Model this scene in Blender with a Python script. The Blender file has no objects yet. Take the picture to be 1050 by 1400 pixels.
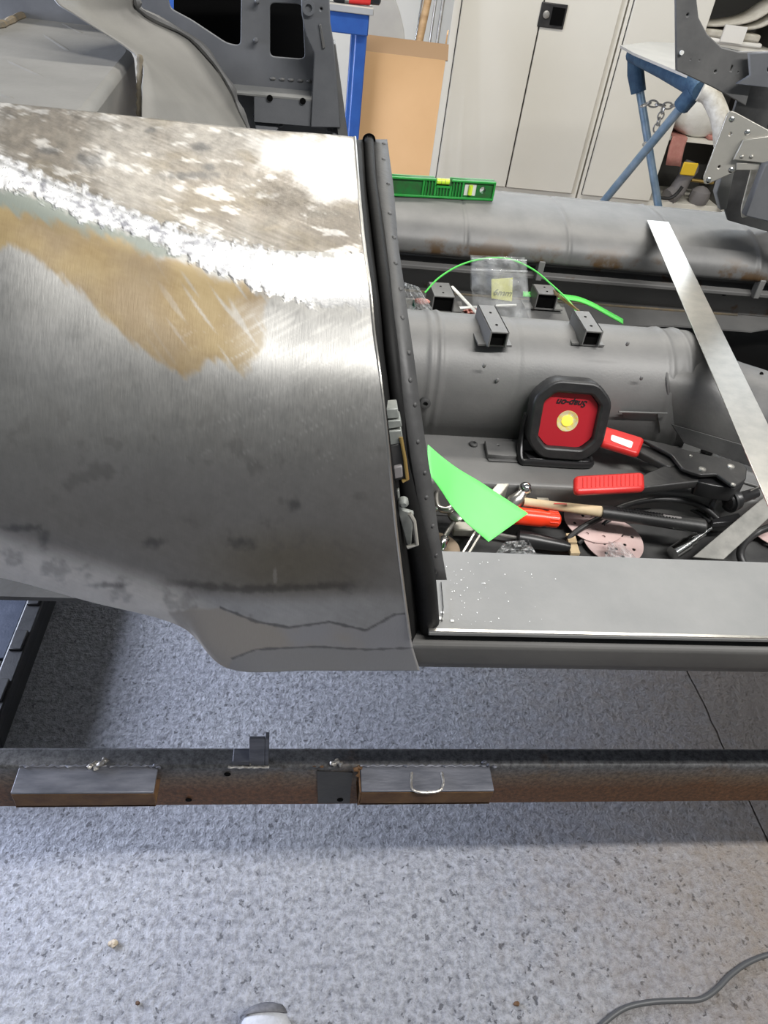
import bpy, bmesh, math, random
import numpy as np
from mathutils import Vector, Matrix, noise, geometry
random.seed(7)
sc = bpy.context.scene
# ------------------------------------------------------------------ camera, world, light, exposure
F, CH = 1010.0, 1.35
_d = np.array([-175, 1200, F]); _d /= np.linalg.norm(_d)
_x = np.array([8000, 350, F]); _x -= _d*(_x@_d); _x /= np.linalg.norm(_x)
_y = np.cross(_x, _d)
if _y[2] < 0: _y = -_y
RW = np.array([_x, _y, -_d])               # camera axes (right, down, forward) -> world
CO = np.array([0, 0, CH])
cam = bpy.data.objects.new('camera', bpy.data.cameras.new('camera')); sc.collection.objects.link(cam)
cam.matrix_world = Matrix(((RW[0][0], -RW[0][1], -RW[0][2], 0), (RW[1][0], -RW[1][1], -RW[1][2], 0), (RW[2][0], -RW[2][1], -RW[2][2], CH), (0, 0, 0, 1)))
cam.data.sensor_fit = 'VERTICAL'; cam.data.sensor_height = 24; cam.data.lens = 24*F/1400; cam.data.clip_start = .02
sc.camera = cam
w = bpy.data.worlds.new('workshop_air'); sc.world = w; w.use_nodes = True
w.node_tree.nodes['Background'].inputs[0].default_value = (.86, .93, 1.0, 1)
w.node_tree.nodes['Background'].inputs[1].default_value = .19
def lamp(name, loc, size, energy, col, aim):
    l = bpy.data.lights.new(name, 'AREA'); l.shape = 'RECTANGLE'; l.size, l.size_y = size; l.energy = energy; l.color = col
    o = bpy.data.objects.new(name, l); sc.collection.objects.link(o); o.location = loc
    o.rotation_euler = (Vector(aim)-Vector(loc)).to_track_quat('-Z', 'Y').to_euler(); return o
lamp('ceiling_tube_light', (1.5, -.24, 3.1), (2.6, .10), 142, (1, .98, .95), (1.5, -.24, 0))
lamp('ceiling_tube_light', (.6, 2.6, 3.2), (3.2, .25), 85, (1, .96, .88), (.6, 2.6, 0))
lamp('side_window_light', (-2.3, 1.5, 1.15), (1.4, 1.0), 190, (.74, .81, 1), (-.3, .9, 0))
sc.view_settings.view_transform = 'Standard'; sc.view_settings.look = 'None'
sc.view_settings.exposure = 0.0; sc.view_settings.gamma = 1; sc.view_settings.use_curve_mapping = False

# ------------------------------------------------------------------ helpers
def ray(u, v):
    r = RW @ np.array([u-525, v-700, F]); return r
def P(u, v, X=None, Y=None, Z=None):
    r = ray(u, v)
    t = (X/r[0]) if X is not None else (Y/r[1]) if Y is not None else ((Z-CH)/r[2])
    return Vector(CO+r*t)
def V(*a): return Vector(a)
ORG = {}
def tagp(o, label=None, cat=None, group=None, kind=None):
    for k, v in (('label', label), ('category', cat), ('group', group), ('kind', kind)):
        if v: o[k] = v
    return o
def empty(name, loc, label=None, cat=None, group=None, kind=None):
    o = bpy.data.objects.new(name, None); sc.collection.objects.link(o); o.empty_display_size = .05
    o.location = loc; ORG[o] = Vector(loc); return tagp(o, label, cat, group, kind)
def link(name, me, mat, parent=None, smooth=False, label=None, cat=None, group=None, kind=None, bevel=0, subsurf=0, origin=None, autosm=True):
    o = bpy.data.objects.new(name, me); sc.collection.objects.link(o)
    if mat:
        me.materials.clear(); me.materials.append(mat)
    if parent is None:
        if origin is None:
            a = np.array([v.co for v in me.vertices]); lo, hi = a.min(0), a.max(0)
            origin = V((lo[0]+hi[0])/2, (lo[1]+hi[1])/2, lo[2])
        me.transform(Matrix.Translation(-Vector(origin))); o.location = origin; ORG[o] = Vector(origin)
    else:
        me.transform(Matrix.Translation(-ORG[parent])); o.parent = parent; ORG[o] = ORG[parent]
    if bevel:
        m = o.modifiers.new('b', 'BEVEL'); m.width = bevel; m.segments = 2; m.limit_method = 'ANGLE'; m.angle_limit = .6
    if subsurf:
        m = o.modifiers.new('s', 'SUBSURF'); m.levels = m.render_levels = subsurf
    if smooth or bevel:
        for p in me.polygons: p.use_smooth = True
        if autosm and not subsurf:
            try: me.set_sharp_from_angle(angle=.7)
            except Exception: pass
    return tagp(o, label, cat, group, kind)
class MB:
    def __init__(s): s.v, s.f = [], []
    def add(s, vs, fs):
        n = len(s.v); s.v += [Vector(a) for a in vs]; s.f += [tuple(i+n for i in f) for f in fs]; return s
    def par(s, o, a, b, c):     # parallelepiped from a corner and three edge vectors
        o, a, b, c = map(Vector, (o, a, b, c))
        vs = [o, o+a, o+a+b, o+b, o+c, o+a+c, o+a+b+c, o+b+c]
        fs = [(0,3,2,1), (4,5,6,7), (0,1,5,4), (1,2,6,5), (2,3,7,6), (3,0,4,7)]
        if a.cross(b).dot(c) < 0: fs = [f[::-1] for f in fs]
        return s.add(vs, fs)
    def box(s, x0, x1, y0, y1, z0, z1): return s.par((x0, y0, z0), (x1-x0, 0, 0), (0, y1-y0, 0), (0, 0, z1-z0))
    def prism(s, poly, ex):
        poly = [Vector(p) for p in poly]; ex = Vector(ex); n = len(poly)
        nrm = sum(((poly[i]-poly[0]).cross(poly[(i+1) % n]-poly[0]) for i in range(n)), V(0, 0, 0))
        if nrm.dot(ex) > 0: poly = poly[::-1]
        vs = poly+[p+ex for p in poly]
        fs = [tuple(range(n)), tuple(range(2*n-1, n-1, -1))]+[(i, n+i, n+(i+1) % n, (i+1) % n) for i in range(n)]
        return s.add(vs, [f for f in fs])
    def tube(s, pts, r, n=10, cap=True, closed=False, flat=1.0, upv=None):
        pts = [Vector(p) for p in pts]; m = len(pts)
        rr = r if isinstance(r, (list, tuple)) else [r]*m
        vs = []; up = Vector(upv) if upv else None; N = None
        for i in range(m):
            if closed: t = pts[(i+1) % m]-pts[i-1]
            else: t = pts[min(i+1, m-1)]-pts[max(i-1, 0)]
            t.normalize()
            if up: a = up-t*up.dot(t)
            elif N is None: a = (V(0, 0, 1) if abs(t.z) < .9 else V(1, 0, 0)); a = a-t*a.dot(t)
            else: a = N-t*N.dot(t)
            a.normalize(); N = a; b = t.cross(a)
            for k in range(n):
                c = 2*math.pi*k/n; vs.append(pts[i]+(a*math.cos(c)*flat+b*math.sin(c))*rr[i])
        fs = []
        for i in range(m if closed else m-1):
            j = (i+1) % m
            for k in range(n): fs.append((i*n+k, i*n+(k+1) % n, j*n+(k+1) % n, j*n+k))
        if cap and not closed: fs += [tuple(range(n-1, -1, -1)), tuple((m-1)*n+k for k in range(n))]
        return s.add(vs, fs)
    def lathe(s, prof, o, ax, n=20):      # prof: (distance along axis, radius)
        o = Vector(o); ax = Vector(ax).normalized()
        return s.tube([o+ax*a for a, r in prof], [max(r, 1e-5) for a, r in prof], n) if False else s._lathe(prof, o, ax, n)
    def _lathe(s, prof, o, ax, n):
        a = V(0, 0, 1) if abs(ax.z) < .9 else V(1, 0, 0); a = (a-ax*a.dot(ax)).normalized(); b = ax.cross(a); vs = []
        for d, r in prof:
            for k in range(n):
                c = 2*math.pi*k/n; vs.append(o+ax*d+(a*math.cos(c)+b*math.sin(c))*max(r, 1e-5))
        m = len(prof); fs = [(i*n+k, i*n+(k+1) % n, (i+1)*n+(k+1) % n, (i+1)*n+k) for i in range(m-1) for k in range(n)]
        fs += [tuple(range(n-1, -1, -1)), tuple((m-1)*n+k for k in range(n))]
        return s.add(vs, fs)
    def disc(s, o, ax, r, t=.001, n=16): return s.lathe([(0, r), (t, r)], o, ax, n)
    def ball(s, o, rx, ry=None, rz=None, n=12, rot=None):
        ry = ry or rx; rz = rz or rx; o = Vector(o); vs = []; fs = []
        for i in range(n+1):
            th = math.pi*i/n
            for k in range(2*n):
                ph = math.pi*k/n; p = V(rx*math.sin(th)*math.cos(ph), ry*math.sin(th)*math.sin(ph), rz*math.cos(th))
                if rot: p = rot @ p
                vs.append(o+p)
        q = 2*n
        for i in range(n):
            for k in range(q): fs.append((i*q+k, (i+1)*q+k, (i+1)*q+(k+1) % q, i*q+(k+1) % q))
        return s.add(vs, fs)
    def grid(s, rows, flip=False):
        n = len(rows[0]); vs = [p for r in rows for p in r]
        fs = [(i*n+k, i*n+k+1, (i+1)*n+k+1, (i+1)*n+k) for i in range(len(rows)-1) for k in range(n-1)]
        if flip: fs = [f[::-1] for f in fs]
        return s.add(vs, fs)
    def mesh(s, name='m'):
        me = bpy.data.meshes.new(name); me.from_pydata([tuple(v) for v in s.v], [], s.f); me.update(); return me
    def build(s, name, mat, parent=None, **k):
        return link(name, s.mesh(name), mat, parent, **k)
def solid(o, t, off=-1):
    m = o.modifiers.new('t', 'SOLIDIFY'); m.thickness = t; m.offset = off; return o
def cr(p0, p1, p2, p3, t):
    return .5*((2*p1)+(-p0+p2)*t+(2*p0-5*p1+4*p2-p3)*t*t+(-p0+3*p1-3*p2+p3)*t*t*t)
def spline(pts, n):
    pts = [np.array(p, float) for p in pts]; m = len(pts); out = []
    seg = np.concatenate([[0], np.cumsum([np.linalg.norm(pts[i+1]-pts[i])**.5+1e-9 for i in range(m-1)])]); 
    for j in range(n):
        q = j/(n-1)*(m-1); i = min(int(q), m-2); t = q-i
        out.append(cr(pts[i-1] if i else 2*pts[0]-pts[1], pts[i], pts[i+1], pts[i+2] if i+2 < m else 2*pts[-1]-pts[-2], t))
    return out
def sv(pts, n): return [Vector(p) for p in spline(pts, n)]
def roundpoly(pts, r, n=4):
    out = []; m = len(pts)
    for i in range(m):
        a, b, c = (np.array(pts[j % m], float) for j in (i-1, i, i+1))
        rr = r[i] if isinstance(r, (list, tuple)) else r
        u = a-b; w_ = c-b; la, lc = np.linalg.norm(u), np.linalg.norm(w_); rr = min(rr, la*.45, lc*.45)
        p, q = b+u/la*rr, b+w_/lc*rr
        for k in range(n+1):
            t = k/n; out.append(tuple((1-t)**2*p+2*t*(1-t)*b+t*t*q))
    return out
class PL:
    def __init__(s, o, nrm, ex=None):
        s.o = Vector(o); s.n = Vector(nrm).normalized()
        e = Vector(ex) if ex else V(1, 0, 0); s.ex = (e-s.n*e.dot(s.n)).normalized(); s.ey = s.n.cross(s.ex)
    def hit(s, u, v):
        r = Vector(ray(u, v)); c = Vector(CO); return c+r*((s.o-c).dot(s.n)/r.dot(s.n))
    def to2(s, p): q = p-s.o; return (q.dot(s.ex), q.dot(s.ey))
    def px(s, pts): return [s.to2(s.hit(*p)) for p in pts]
    def circ(s, u, v, r, n=16, ry=None):
        c = s.to2(s.hit(u, v)); ry = ry or r
        return [(c[0]+r*math.cos(2*math.pi*k/n), c[1]+ry*math.sin(2*math.pi*k/n)) for k in range(n)]
    def at(s, x, y, z=0): return s.o+s.ex*x+s.ey*y+s.n*z
    def mat(s): return Matrix(((s.ex.x, s.ey.x, s.n.x, s.o.x), (s.ex.y, s.ey.y, s.n.y, s.o.y), (s.ex.z, s.ey.z, s.n.z, s.o.z), (0, 0, 0, 1)))
def PY(y): return PL((0, y, 1), (0, -1, 0))
def PZ(z): return PL((.5, .8, z), (0, 0, 1))
def plate(name, pl, outer, holes, th, mat, parent=None, bev=0, off=0, **k):
    cu = bpy.data.curves.new('c', 'CURVE'); cu.dimensions = '2D'; cu.fill_mode = 'BOTH'
    cu.extrude = max(th/2-bev, 1e-5); cu.bevel_depth = bev; cu.bevel_resolution = 1
    for loop in [outer]+list(holes):
        sp = cu.splines.new('POLY'); sp.points.add(len(loop)-1); sp.use_cyclic_u = True
        for i, p in enumerate(loop): sp.points[i].co = (p[0], p[1], 0, 1)
    o = bpy.data.objects.new('tmp', cu); sc.collection.objects.link(o)
    me = bpy.data.meshes.new_from_object(o.evaluated_get(bpy.context.evaluated_depsgraph_get()))
    bpy.data.objects.remove(o); bpy.data.curves.remove(cu)
    me.transform(pl.mat() @ Matrix.Translation((0, 0, off)))
    return link(name, me, mat, parent, **k)
def text_mesh(body, size, shear=0, bold=0):
    cu = bpy.data.curves.new('t', 'FONT'); cu.body = body; cu.size = size; cu.shear = shear; cu.align_x = 'CENTER'; cu.align_y = 'CENTER'; cu.extrude = .0003; cu.offset = bold
    o = bpy.data.objects.new('tmp', cu); sc.collection.objects.link(o)
    me = bpy.data.meshes.new_from_object(o.evaluated_get(bpy.context.evaluated_depsgraph_get()))
    bpy.data.objects.remove(o); return me

# ------------------------------------------------------------------ materials
def nodes(name):
    m = bpy.data.materials.new(name); m.use_nodes = True; nt = m.node_tree
    return m, nt, nt.nodes['Principled BSDF']
def N(nt, t, **k):
    n = nt.nodes.new(t)
    for a, b in k.items():
        if isinstance(a, str) and hasattr(n, a): setattr(n, a, b)
    return n
def S(n, **k):
    for a, b in k.items(): n.inputs[a.replace('_', ' ')].default_value = b
    return n
def mat(name, c1, c2=None, rough=.6, metal=0, scale=20, bump=0, bscale=None, detail=6, lo=.35, hi=.65, stretch=(1, 1, 1), rvar=0, coat=0, emit=None, es=1, spec=None):
    m, nt, b = nodes(name); L = nt.links.new
    tc = N(nt, 'ShaderNodeNewGeometry'); mp = N(nt, 'ShaderNodeMapping'); mp.inputs['Scale'].default_value = stretch
    L(tc.outputs['Position'], mp.inputs['Vector'])
    b.inputs['Roughness'].default_value = rough; b.inputs['Metallic'].default_value = metal
    b.inputs['Base Color'].default_value = (*c1, 1)
    if spec is not None: b.inputs['Specular IOR Level'].default_value = spec
    if coat: b.inputs['Coat Weight'].default_value = coat
    if c2:
        n = N(nt, 'ShaderNodeTexNoise'); S(n, Scale=scale, Detail=detail, Roughness=.6); L(mp.outputs[0], n.inputs['Vector'])
        r = N(nt, 'ShaderNodeValToRGB'); r.color_ramp.elements[0].position = lo; r.color_ramp.elements[1].position = hi
        r.color_ramp.elements[0].color = (*c1, 1); r.color_ramp.elements[1].color = (*c2, 1)
        L(n.outputs['Fac'], r.inputs[0]); L(r.outputs[0], b.inputs['Base Color'])
        if rvar:
            mr = N(nt, 'ShaderNodeMapRange'); mr.inputs['To Min'].default_value = rough-rvar; mr.inputs['To Max'].default_value = rough+rvar
            L(n.outputs['Fac'], mr.inputs['Value']); L(mr.outputs[0], b.inputs['Roughness'])
    if bump:
        n2 = N(nt, 'ShaderNodeTexNoise'); S(n2, Scale=bscale or scale*4, Detail=5); L(mp.outputs[0], n2.inputs['Vector'])
        bp = N(nt, 'ShaderNodeBump'); bp.inputs['Strength'].default_value = 1; bp.inputs['Distance'].default_value = bump
        L(n2.outputs['Fac'], bp.inputs['Height']); L(bp.outputs[0], b.inputs['Normal'])
    if emit: b.inputs['Emission Color'].default_value = (*emit, 1); b.inputs['Emission Strength'].default_value = es
    return m
M = {}
M['primer'] = mat('grey_primer', (.14, .14, .138), (.18, .178, .173), .5, .15, 9, .0002, 300, rvar=.06)
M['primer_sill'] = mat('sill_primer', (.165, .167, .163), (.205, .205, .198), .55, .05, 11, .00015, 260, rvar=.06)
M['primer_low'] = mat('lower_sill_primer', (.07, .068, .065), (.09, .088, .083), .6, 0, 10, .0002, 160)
M['primer_arch'] = mat('arch_primer', (.15, .146, .135), (.19, .185, .17), .6, 0, 7, .0003, 160)
M['primer_dark'] = mat('dark_primer', (.045, .045, .046), (.08, .08, .079), .55, .1, 14, .0003, 200, rvar=.08)
M['primer_mid'] = mat('mid_primer', (.10, .10, .10), (.15, .148, .144), .5, .15, 12, .0003, 160, rvar=.07)
M['primer_rust'] = mat('rust_spotted_primer', (.13, .128, .125), (.10, .06, .03), .6, .1, 16, .0003, 200, lo=.6, hi=.7)
m, nt, b = nodes('far_sill_primer'); L = nt.links.new
g = N(nt, 'ShaderNodeNewGeometry'); sx = N(nt, 'ShaderNodeSeparateXYZ'); L(g.outputs['Position'], sx.inputs[0])
nn = S(N(nt, 'ShaderNodeTexNoise'), Scale=11, Detail=8, Roughness=.65); L(g.outputs['Position'], nn.inputs['Vector'])
mp = N(nt, 'ShaderNodeMapRange'); mp.inputs['From Min'].default_value = .815; mp.inputs['From Max'].default_value = .775; L(sx.outputs['Z'], mp.inputs['Value'])
th = N(nt, 'ShaderNodeMapRange'); th.inputs['From Min'].default_value = .52; th.inputs['From Max'].default_value = .60; L(nn.outputs['Fac'], th.inputs['Value'])
mu = N(nt, 'ShaderNodeMath', operation='MULTIPLY', use_clamp=True); L(mp.outputs[0], mu.inputs[0]); L(th.outputs[0], mu.inputs[1])
cr_ = N(nt, 'ShaderNodeValToRGB'); e = cr_.color_ramp.elements; e[0].position = .35; e[0].color = (.14, .14, .138, 1); e[1].position = .65; e[1].color = (.185, .183, .178, 1); L(nn.outputs['Fac'], cr_.inputs[0])
mx = N(nt, 'ShaderNodeMixRGB'); L(mu.outputs[0], mx.inputs[0]); L(cr_.outputs[0], mx.inputs[1]); mx.inputs[2].default_value = (.11, .065, .03, 1); L(mx.outputs[0], b.inputs['Base Color'])
b.inputs['Roughness'].default_value = .5; b.inputs['Metallic'].default_value = .12
M['primer_band'] = m
M['primer_blue'] = mat('blue_grey_primer', (.115, .12, .13), (.155, .16, .17), .5, .1, 8, .0003, 120)
M['seam'] = mat('seam_sealer', (.10, .085, .06), (.2, .17, .12), .8, 0, 60, .001, 90)
M['tan_sealer'] = mat('tan_sealer', (.16, .12, .07), (.10, .09, .07), .8, 0, 60, .001, 90)
M['rubber'] = mat('black_rubber', (.012, .012, .013), (.022, .022, .022), .45, 0, 60, .0002, 300)
M['satin_black'] = mat('satin_black_paint', (.02, .02, .021), (.035, .034, .033), .38, 0, 25, .0003, 120, rvar=.08)
M['recess_shade'] = mat('shaded_recess_black', (.006, .006, .006), (.010, .010, .010), .6, 0, 30, .0002, 200, spec=.15)  # black deepened to carry the shadow inside the shut channel
M['black'] = mat('deep_black', (.004, .004, .004), None, .9, spec=.05)
M['plastic_black'] = mat('black_plastic', (.015, .015, .016), None, .35)
M['red'] = mat('red_plastic', (.55, .02, .02), (.62, .03, .025), .35, 0, 40)
M['red_panel'] = mat('red_panel', (.42, .015, .025), None, .4)
M['orange'] = mat('orange_red_plastic', (.85, .045, .01), None, .3)
M['green'] = mat('green_paint', (.02, .30, .045), (.03, .36, .06), .4, 0, 40)
M['green_dark'] = mat('green_recess', (.01, .17, .03), (.03, .1, .03), .5, 0, 60)
M['green_card'] = mat('green_card', (.16, .80, .17), (.18, .84, .19), .6, 0, 8)
M['green_strap'] = mat('green_strap', (.10, .65, .10), None, .5)
M['vial'] = mat('vial_liquid', (.62, .85, .06), None, .15, emit=(.6, .9, .05), es=.08)
M['white_plastic'] = mat('white_plastic', (.75, .75, .72), None, .4)
M['yellow_note'] = mat('yellow_note', (.78, .78, .30), (.82, .82, .36), .7, 0, 20)
M['ink'] = mat('pencil_ink', (.25, .27, .1), None, .7)
M['cardboard'] = mat('cardboard', (.60, .36, .165), (.64, .39, .185), .8, 0, 4)
M['cardboard_dark'] = mat('cardboard_flap', (.27, .17, .09), None, .85)
M['cardboard_inner'] = mat('cardboard_edge', (.75, .62, .33), None, .8)
M['cabinet'] = mat('cabinet_paint', (.70, .675, .60), (.72, .695, .62), .4, 0, 3)
M['cabinet_in'] = mat('cabinet_inside', (.07, .068, .062), None, .6)
M['wall'] = mat('wall_paint', (.62, .61, .57), (.66, .65, .6), .8, 0, 2)
M['blue'] = mat('blue_paint', (.025, .09, .30), (.02, .07, .25), .4, 0, 20)
M['blue_foam'] = mat('blue_wrap', (.015, .045, .09), (.035, .08, .13), .75, 0, 30, .002, 120)
M['blue_steel'] = mat('blue_steel', (.14, .22, .30), (.24, .32, .4), .35, .5, 20)
M['beige_wrap'] = mat('beige_wrap', (.50, .48, .42), (.33, .3, .24), .7, 0, 30, .002, 60)
M['wood'] = mat('wood', (.50, .33, .17), (.36, .22, .1), .55, 0, 20, .0003, 100, stretch=(.3, 2, 2))
M['wood_pale'] = mat('pale_wood', (.62, .50, .33), (.5, .38, .22), .7, 0, 20)
M['steel'] = mat('bright_steel', (.45, .44, .41), (.54, .52, .48), .28, .95, 40, .0001, 300)
M['chrome'] = mat('chrome', (.66, .66, .64), None, .15, 1)
M['dark_bar'] = mat('dull_steel_bar', (.12, .12, .11), (.2, .195, .18), .5, .3, 30)
M['latch'] = mat('latch_zinc', (.16, .17, .16), (.25, .26, .24), .5, .35, 70)
M['cast'] = mat('cast_steel', (.30, .29, .27), (.45, .44, .41), .4, .7, 60)
M['brass'] = mat('brass_wire', (.55, .38, .13), None, .35, .8)
M['rust_steel'] = mat('rusting_steel', (.16, .085, .04), (.06, .035, .022), .7, .25, 26, .0004, 120, lo=.3, hi=.72)
M['weld'] = mat('weld_bead', (.55, .53, .5), (.25, .23, .2), .4, .7, 200, .001, 200)
M['hinge'] = mat('zinc_plate', (.40, .385, .34), (.46, .44, .39), .38, .55, 15)
M['hinge_white'] = mat('cream_flange', (.6, .57, .48), (.4, .36, .28), .5, .1, 60)
M['cloth_red'] = mat('faded_red_cloth', (.42, .17, .14), (.5, .24, .2), .85, 0, 30)
M['bag'] = mat('white_bag', (.66, .65, .60), (.72, .71, .67), .5, 0, 14, .004, 30)
M['fabric'] = mat('cream_fabric', (.45, .42, .35), (.55, .52, .45), .85, 0, 30, .001, 80)
M['paper'] = mat('white_paper', (.75, .73, .68), None, .7)
M['sand_pink'] = mat('pink_abrasive', (.52, .37, .35), (.60, .46, .44), .8, 0, 14, .0002, 600)
M['sand_tan'] = mat('tan_abrasive', (.5, .38, .28), None, .8)
M['yellow'] = mat('yellow_plastic', (.75, .5, .03), None, .4)
M['grey_plastic'] = mat('grey_plastic', (.18, .17, .17), None, .5)
M['shoe'] = mat('grey_suede', (.40, .41, .44), (.50, .51, .54), .9, 0, 60, .0006, 300)
M['shoe_dark'] = mat('dark_grey_suede', (.09, .09, .1), (.15, .15, .16), .95, 0, 90, .0006, 300)
M['board'] = mat('grey_board', (.30, .29, .27), (.35, .34, .31), .6, 0, 6)
M['box_blue'] = mat('dark_blue_top', (.02, .027, .045), (.035, .043, .065), .45, 0, 30, .0003, 200)
M['stone'] = mat('stone_chip', (.5, .42, .3), (.3, .25, .2), .8, 0, 60)
def see_through(name, alpha, rough=.12, col=(.85, .87, .88)):
    m, nt, b = nodes(name); L = nt.links.new
    b.inputs['Base Color'].default_value = (*col, 1); b.inputs['Roughness'].default_value = rough
    b.inputs['Specular IOR Level'].default_value = .9
    g = N(nt, 'ShaderNodeNewGeometry'); n = N(nt, 'ShaderNodeTexNoise'); S(n, Scale=45, Detail=3); L(g.outputs['Position'], n.inputs['Vector'])
    mr = N(nt, 'ShaderNodeMapRange'); mr.inputs['From Min'].default_value = .35; mr.inputs['From Max'].default_value = .7
    mr.inputs['To Min'].default_value = alpha*.6; mr.inputs['To Max'].default_value = min(1, alpha*1.9); L(n.outputs['Fac'], mr.inputs['Value']); L(mr.outputs[0], b.inputs['Alpha'])
    bp = N(nt, 'ShaderNodeBump'); bp.inputs['Distance'].default_value = .006; L(n.outputs['Fac'], bp.inputs['Height']); L(bp.outputs[0], b.inputs['Normal'])
    return m
M['film'] = see_through('clear_film', .10, .06)
M['film_dense'] = see_through('crinkled_film', .22)

# concrete, with pits and grit
m, nt, b = nodes('painted_concrete'); L = nt.links.new
g = N(nt, 'ShaderNodeNewGeometry')
n1 = S(N(nt, 'ShaderNodeTexNoise'), Scale=2.2, Detail=4); n2 = S(N(nt, 'ShaderNodeTexNoise'), Scale=85, Detail=6, Roughness=.7)
vo = S(N(nt, 'ShaderNodeTexVoronoi'), Scale=95); n3 = S(N(nt, 'ShaderNodeTexNoise'), Scale=30, Detail=5, Roughness=.6); n5 = S(N(nt, 'ShaderNodeTexNoise'), Scale=70, Detail=2)
for n in (n1, n2, n3, n5): L(g.outputs['Position'], n.inputs['Vector'])
wv = N(nt, 'ShaderNodeVectorMath', operation='MULTIPLY_ADD'); L(n2.outputs['Color'], wv.inputs[0]); wv.inputs[1].default_value = (.03, .03, .03); L(g.outputs['Position'], wv.inputs[2]); L(wv.outputs[0], vo.inputs['Vector'])
sc1 = N(nt, 'ShaderNodeSeparateColor'); L(vo.outputs['Color'], sc1.inputs[0])
# pits: only some of the cells, with their own size
pt = N(nt, 'ShaderNodeMath', operation='MULTIPLY_ADD'); L(sc1.outputs[0], pt.inputs[0]); pt.inputs[1].default_value = .80; pt.inputs[2].default_value = -.40
ps_ = N(nt, 'ShaderNodeMath', operation='SUBTRACT'); L(pt.outputs[0], ps_.inputs[0]); L(vo.outputs['Distance'], ps_.inputs[1])
pit = N(nt, 'ShaderNodeMath', operation='MULTIPLY', use_clamp=True); L(ps_.outputs[0], pit.inputs[0]); pit.inputs[1].default_value = 7
r1 = N(nt, 'ShaderNodeValToRGB'); e = r1.color_ramp.elements; e[0].position = .35; e[0].color = (.50, .51, .56, 1); e[1].position = .68; e[1].color = (.60, .605, .63, 1); L(n1.outputs['Fac'], r1.inputs[0])
r2 = N(nt, 'ShaderNodeValToRGB'); e = r2.color_ramp.elements; e[0].position = .36; e[0].color = (.35, .35, .36, 1); e[1].position = .60; e[1].color = (1, 1, 1, 1); L(n2.outputs['Fac'], r2.inputs[0])
mx0 = N(nt, 'ShaderNodeMixRGB', blend_type='MULTIPLY'); mx0.inputs[0].default_value = .8; L(r1.outputs[0], mx0.inputs[1]); L(r2.outputs[0], mx0.inputs[2])
mx = N(nt, 'ShaderNodeMixRGB'); L(pit.outputs[0], mx.inputs[0]); L(mx0.outputs[0], mx.inputs[1]); mx.inputs[2].default_value = (.19, .19, .205, 1)
# warm light on the right of the floor, painted in as brown
sx = N(nt, 'ShaderNodeSeparateXYZ'); L(g.outputs['Position'], sx.inputs[0])
ad = N(nt, 'ShaderNodeMath', operation='MULTIPLY_ADD'); ad.inputs[1].default_value = 1.5; ad.inputs[2].default_value = -1.05; L(sx.outputs['X'], ad.inputs[0])
ad2 = N(nt, 'ShaderNodeMath', operation='ADD', use_clamp=True); L(ad.outputs[0], ad2.inputs[0]); L(n3.outputs['Fac'], ad2.inputs[1])
ad3 = N(nt, 'ShaderNodeMath', operation='MULTIPLY', use_clamp=True); L(ad2.outputs[0], ad3.inputs[0]); ad3.inputs[1].default_value = .85
mx2 = N(nt, 'ShaderNodeMixRGB'); L(ad3.outputs[0], mx2.inputs[0]); L(mx.outputs[0], mx2.inputs[1]); mx2.inputs[2].default_value = (.36, .29, .22, 1)
L(mx2.outputs[0], b.inputs['Base Color'])
ht = N(nt, 'ShaderNodeMath', operation='MULTIPLY_ADD'); L(n2.outputs['Fac'], ht.inputs[0]); ht.inputs[1].default_value = 1.0; L(n3.outputs['Fac'], ht.inputs[2])
ht2 = N(nt, 'ShaderNodeMath', operation='MULTIPLY_ADD'); L(pit.outputs[0], ht2.inputs[0]); ht2.inputs[1].default_value = -.6; L(ht.outputs[0], ht2.inputs[2])
bp = N(nt, 'ShaderNodeBump'); bp.inputs['Distance'].default_value = .017; L(ht2.outputs[0], bp.inputs['Height']); L(bp.outputs[0], b.inputs['Normal'])
b.inputs['Roughness'].default_value = .42
M['concrete'] = m
# dolly rail: dark steel above, rust lower down
m, nt, b = nodes('rail_steel'); L = nt.links.new
g = N(nt, 'ShaderNodeNewGeometry'); sx = N(nt, 'ShaderNodeSeparateXYZ'); L(g.outputs['Position'], sx.inputs[0])
nn = S(N(nt, 'ShaderNodeTexNoise'), Scale=16, Detail=9, Roughness=.75); L(g.outputs['Position'], nn.inputs['Vector'])
mp = N(nt, 'ShaderNodeMapRange'); mp.inputs['From Min'].default_value = .452; mp.inputs['From Max'].default_value = .385; L(sx.outputs['Z'], mp.inputs['Value'])
md = N(nt, 'ShaderNodeMath', operation='MULTIPLY_ADD', use_clamp=True); L(nn.outputs['Fac'], md.inputs[0]); md.inputs[1].default_value = 1.8; md.inputs[2].default_value = -.95
am = N(nt, 'ShaderNodeMath', operation='ADD', use_clamp=True); L(mp.outputs[0], am.inputs[0]); L(md.outputs[0], am.inputs[1])
ns = S(N(nt, 'ShaderNodeTexNoise'), Scale=150, Detail=4, Roughness=.7); L(g.outputs['Position'], ns.inputs['Vector'])
am0 = N(nt, 'ShaderNodeMath', operation='MULTIPLY_ADD', use_clamp=True); L(ns.outputs['Fac'], am0.inputs[0]); am0.inputs[1].default_value = 2.2; am0.inputs[2].default_value = -.75
rr = N(nt, 'ShaderNodeValToRGB'); e = rr.color_ramp.elements; e[0].color = (.20, .20, .205, 1); e[0].position = .12; e[1].color = (.19, .085, .035, 1); e[1].position = .95
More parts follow.
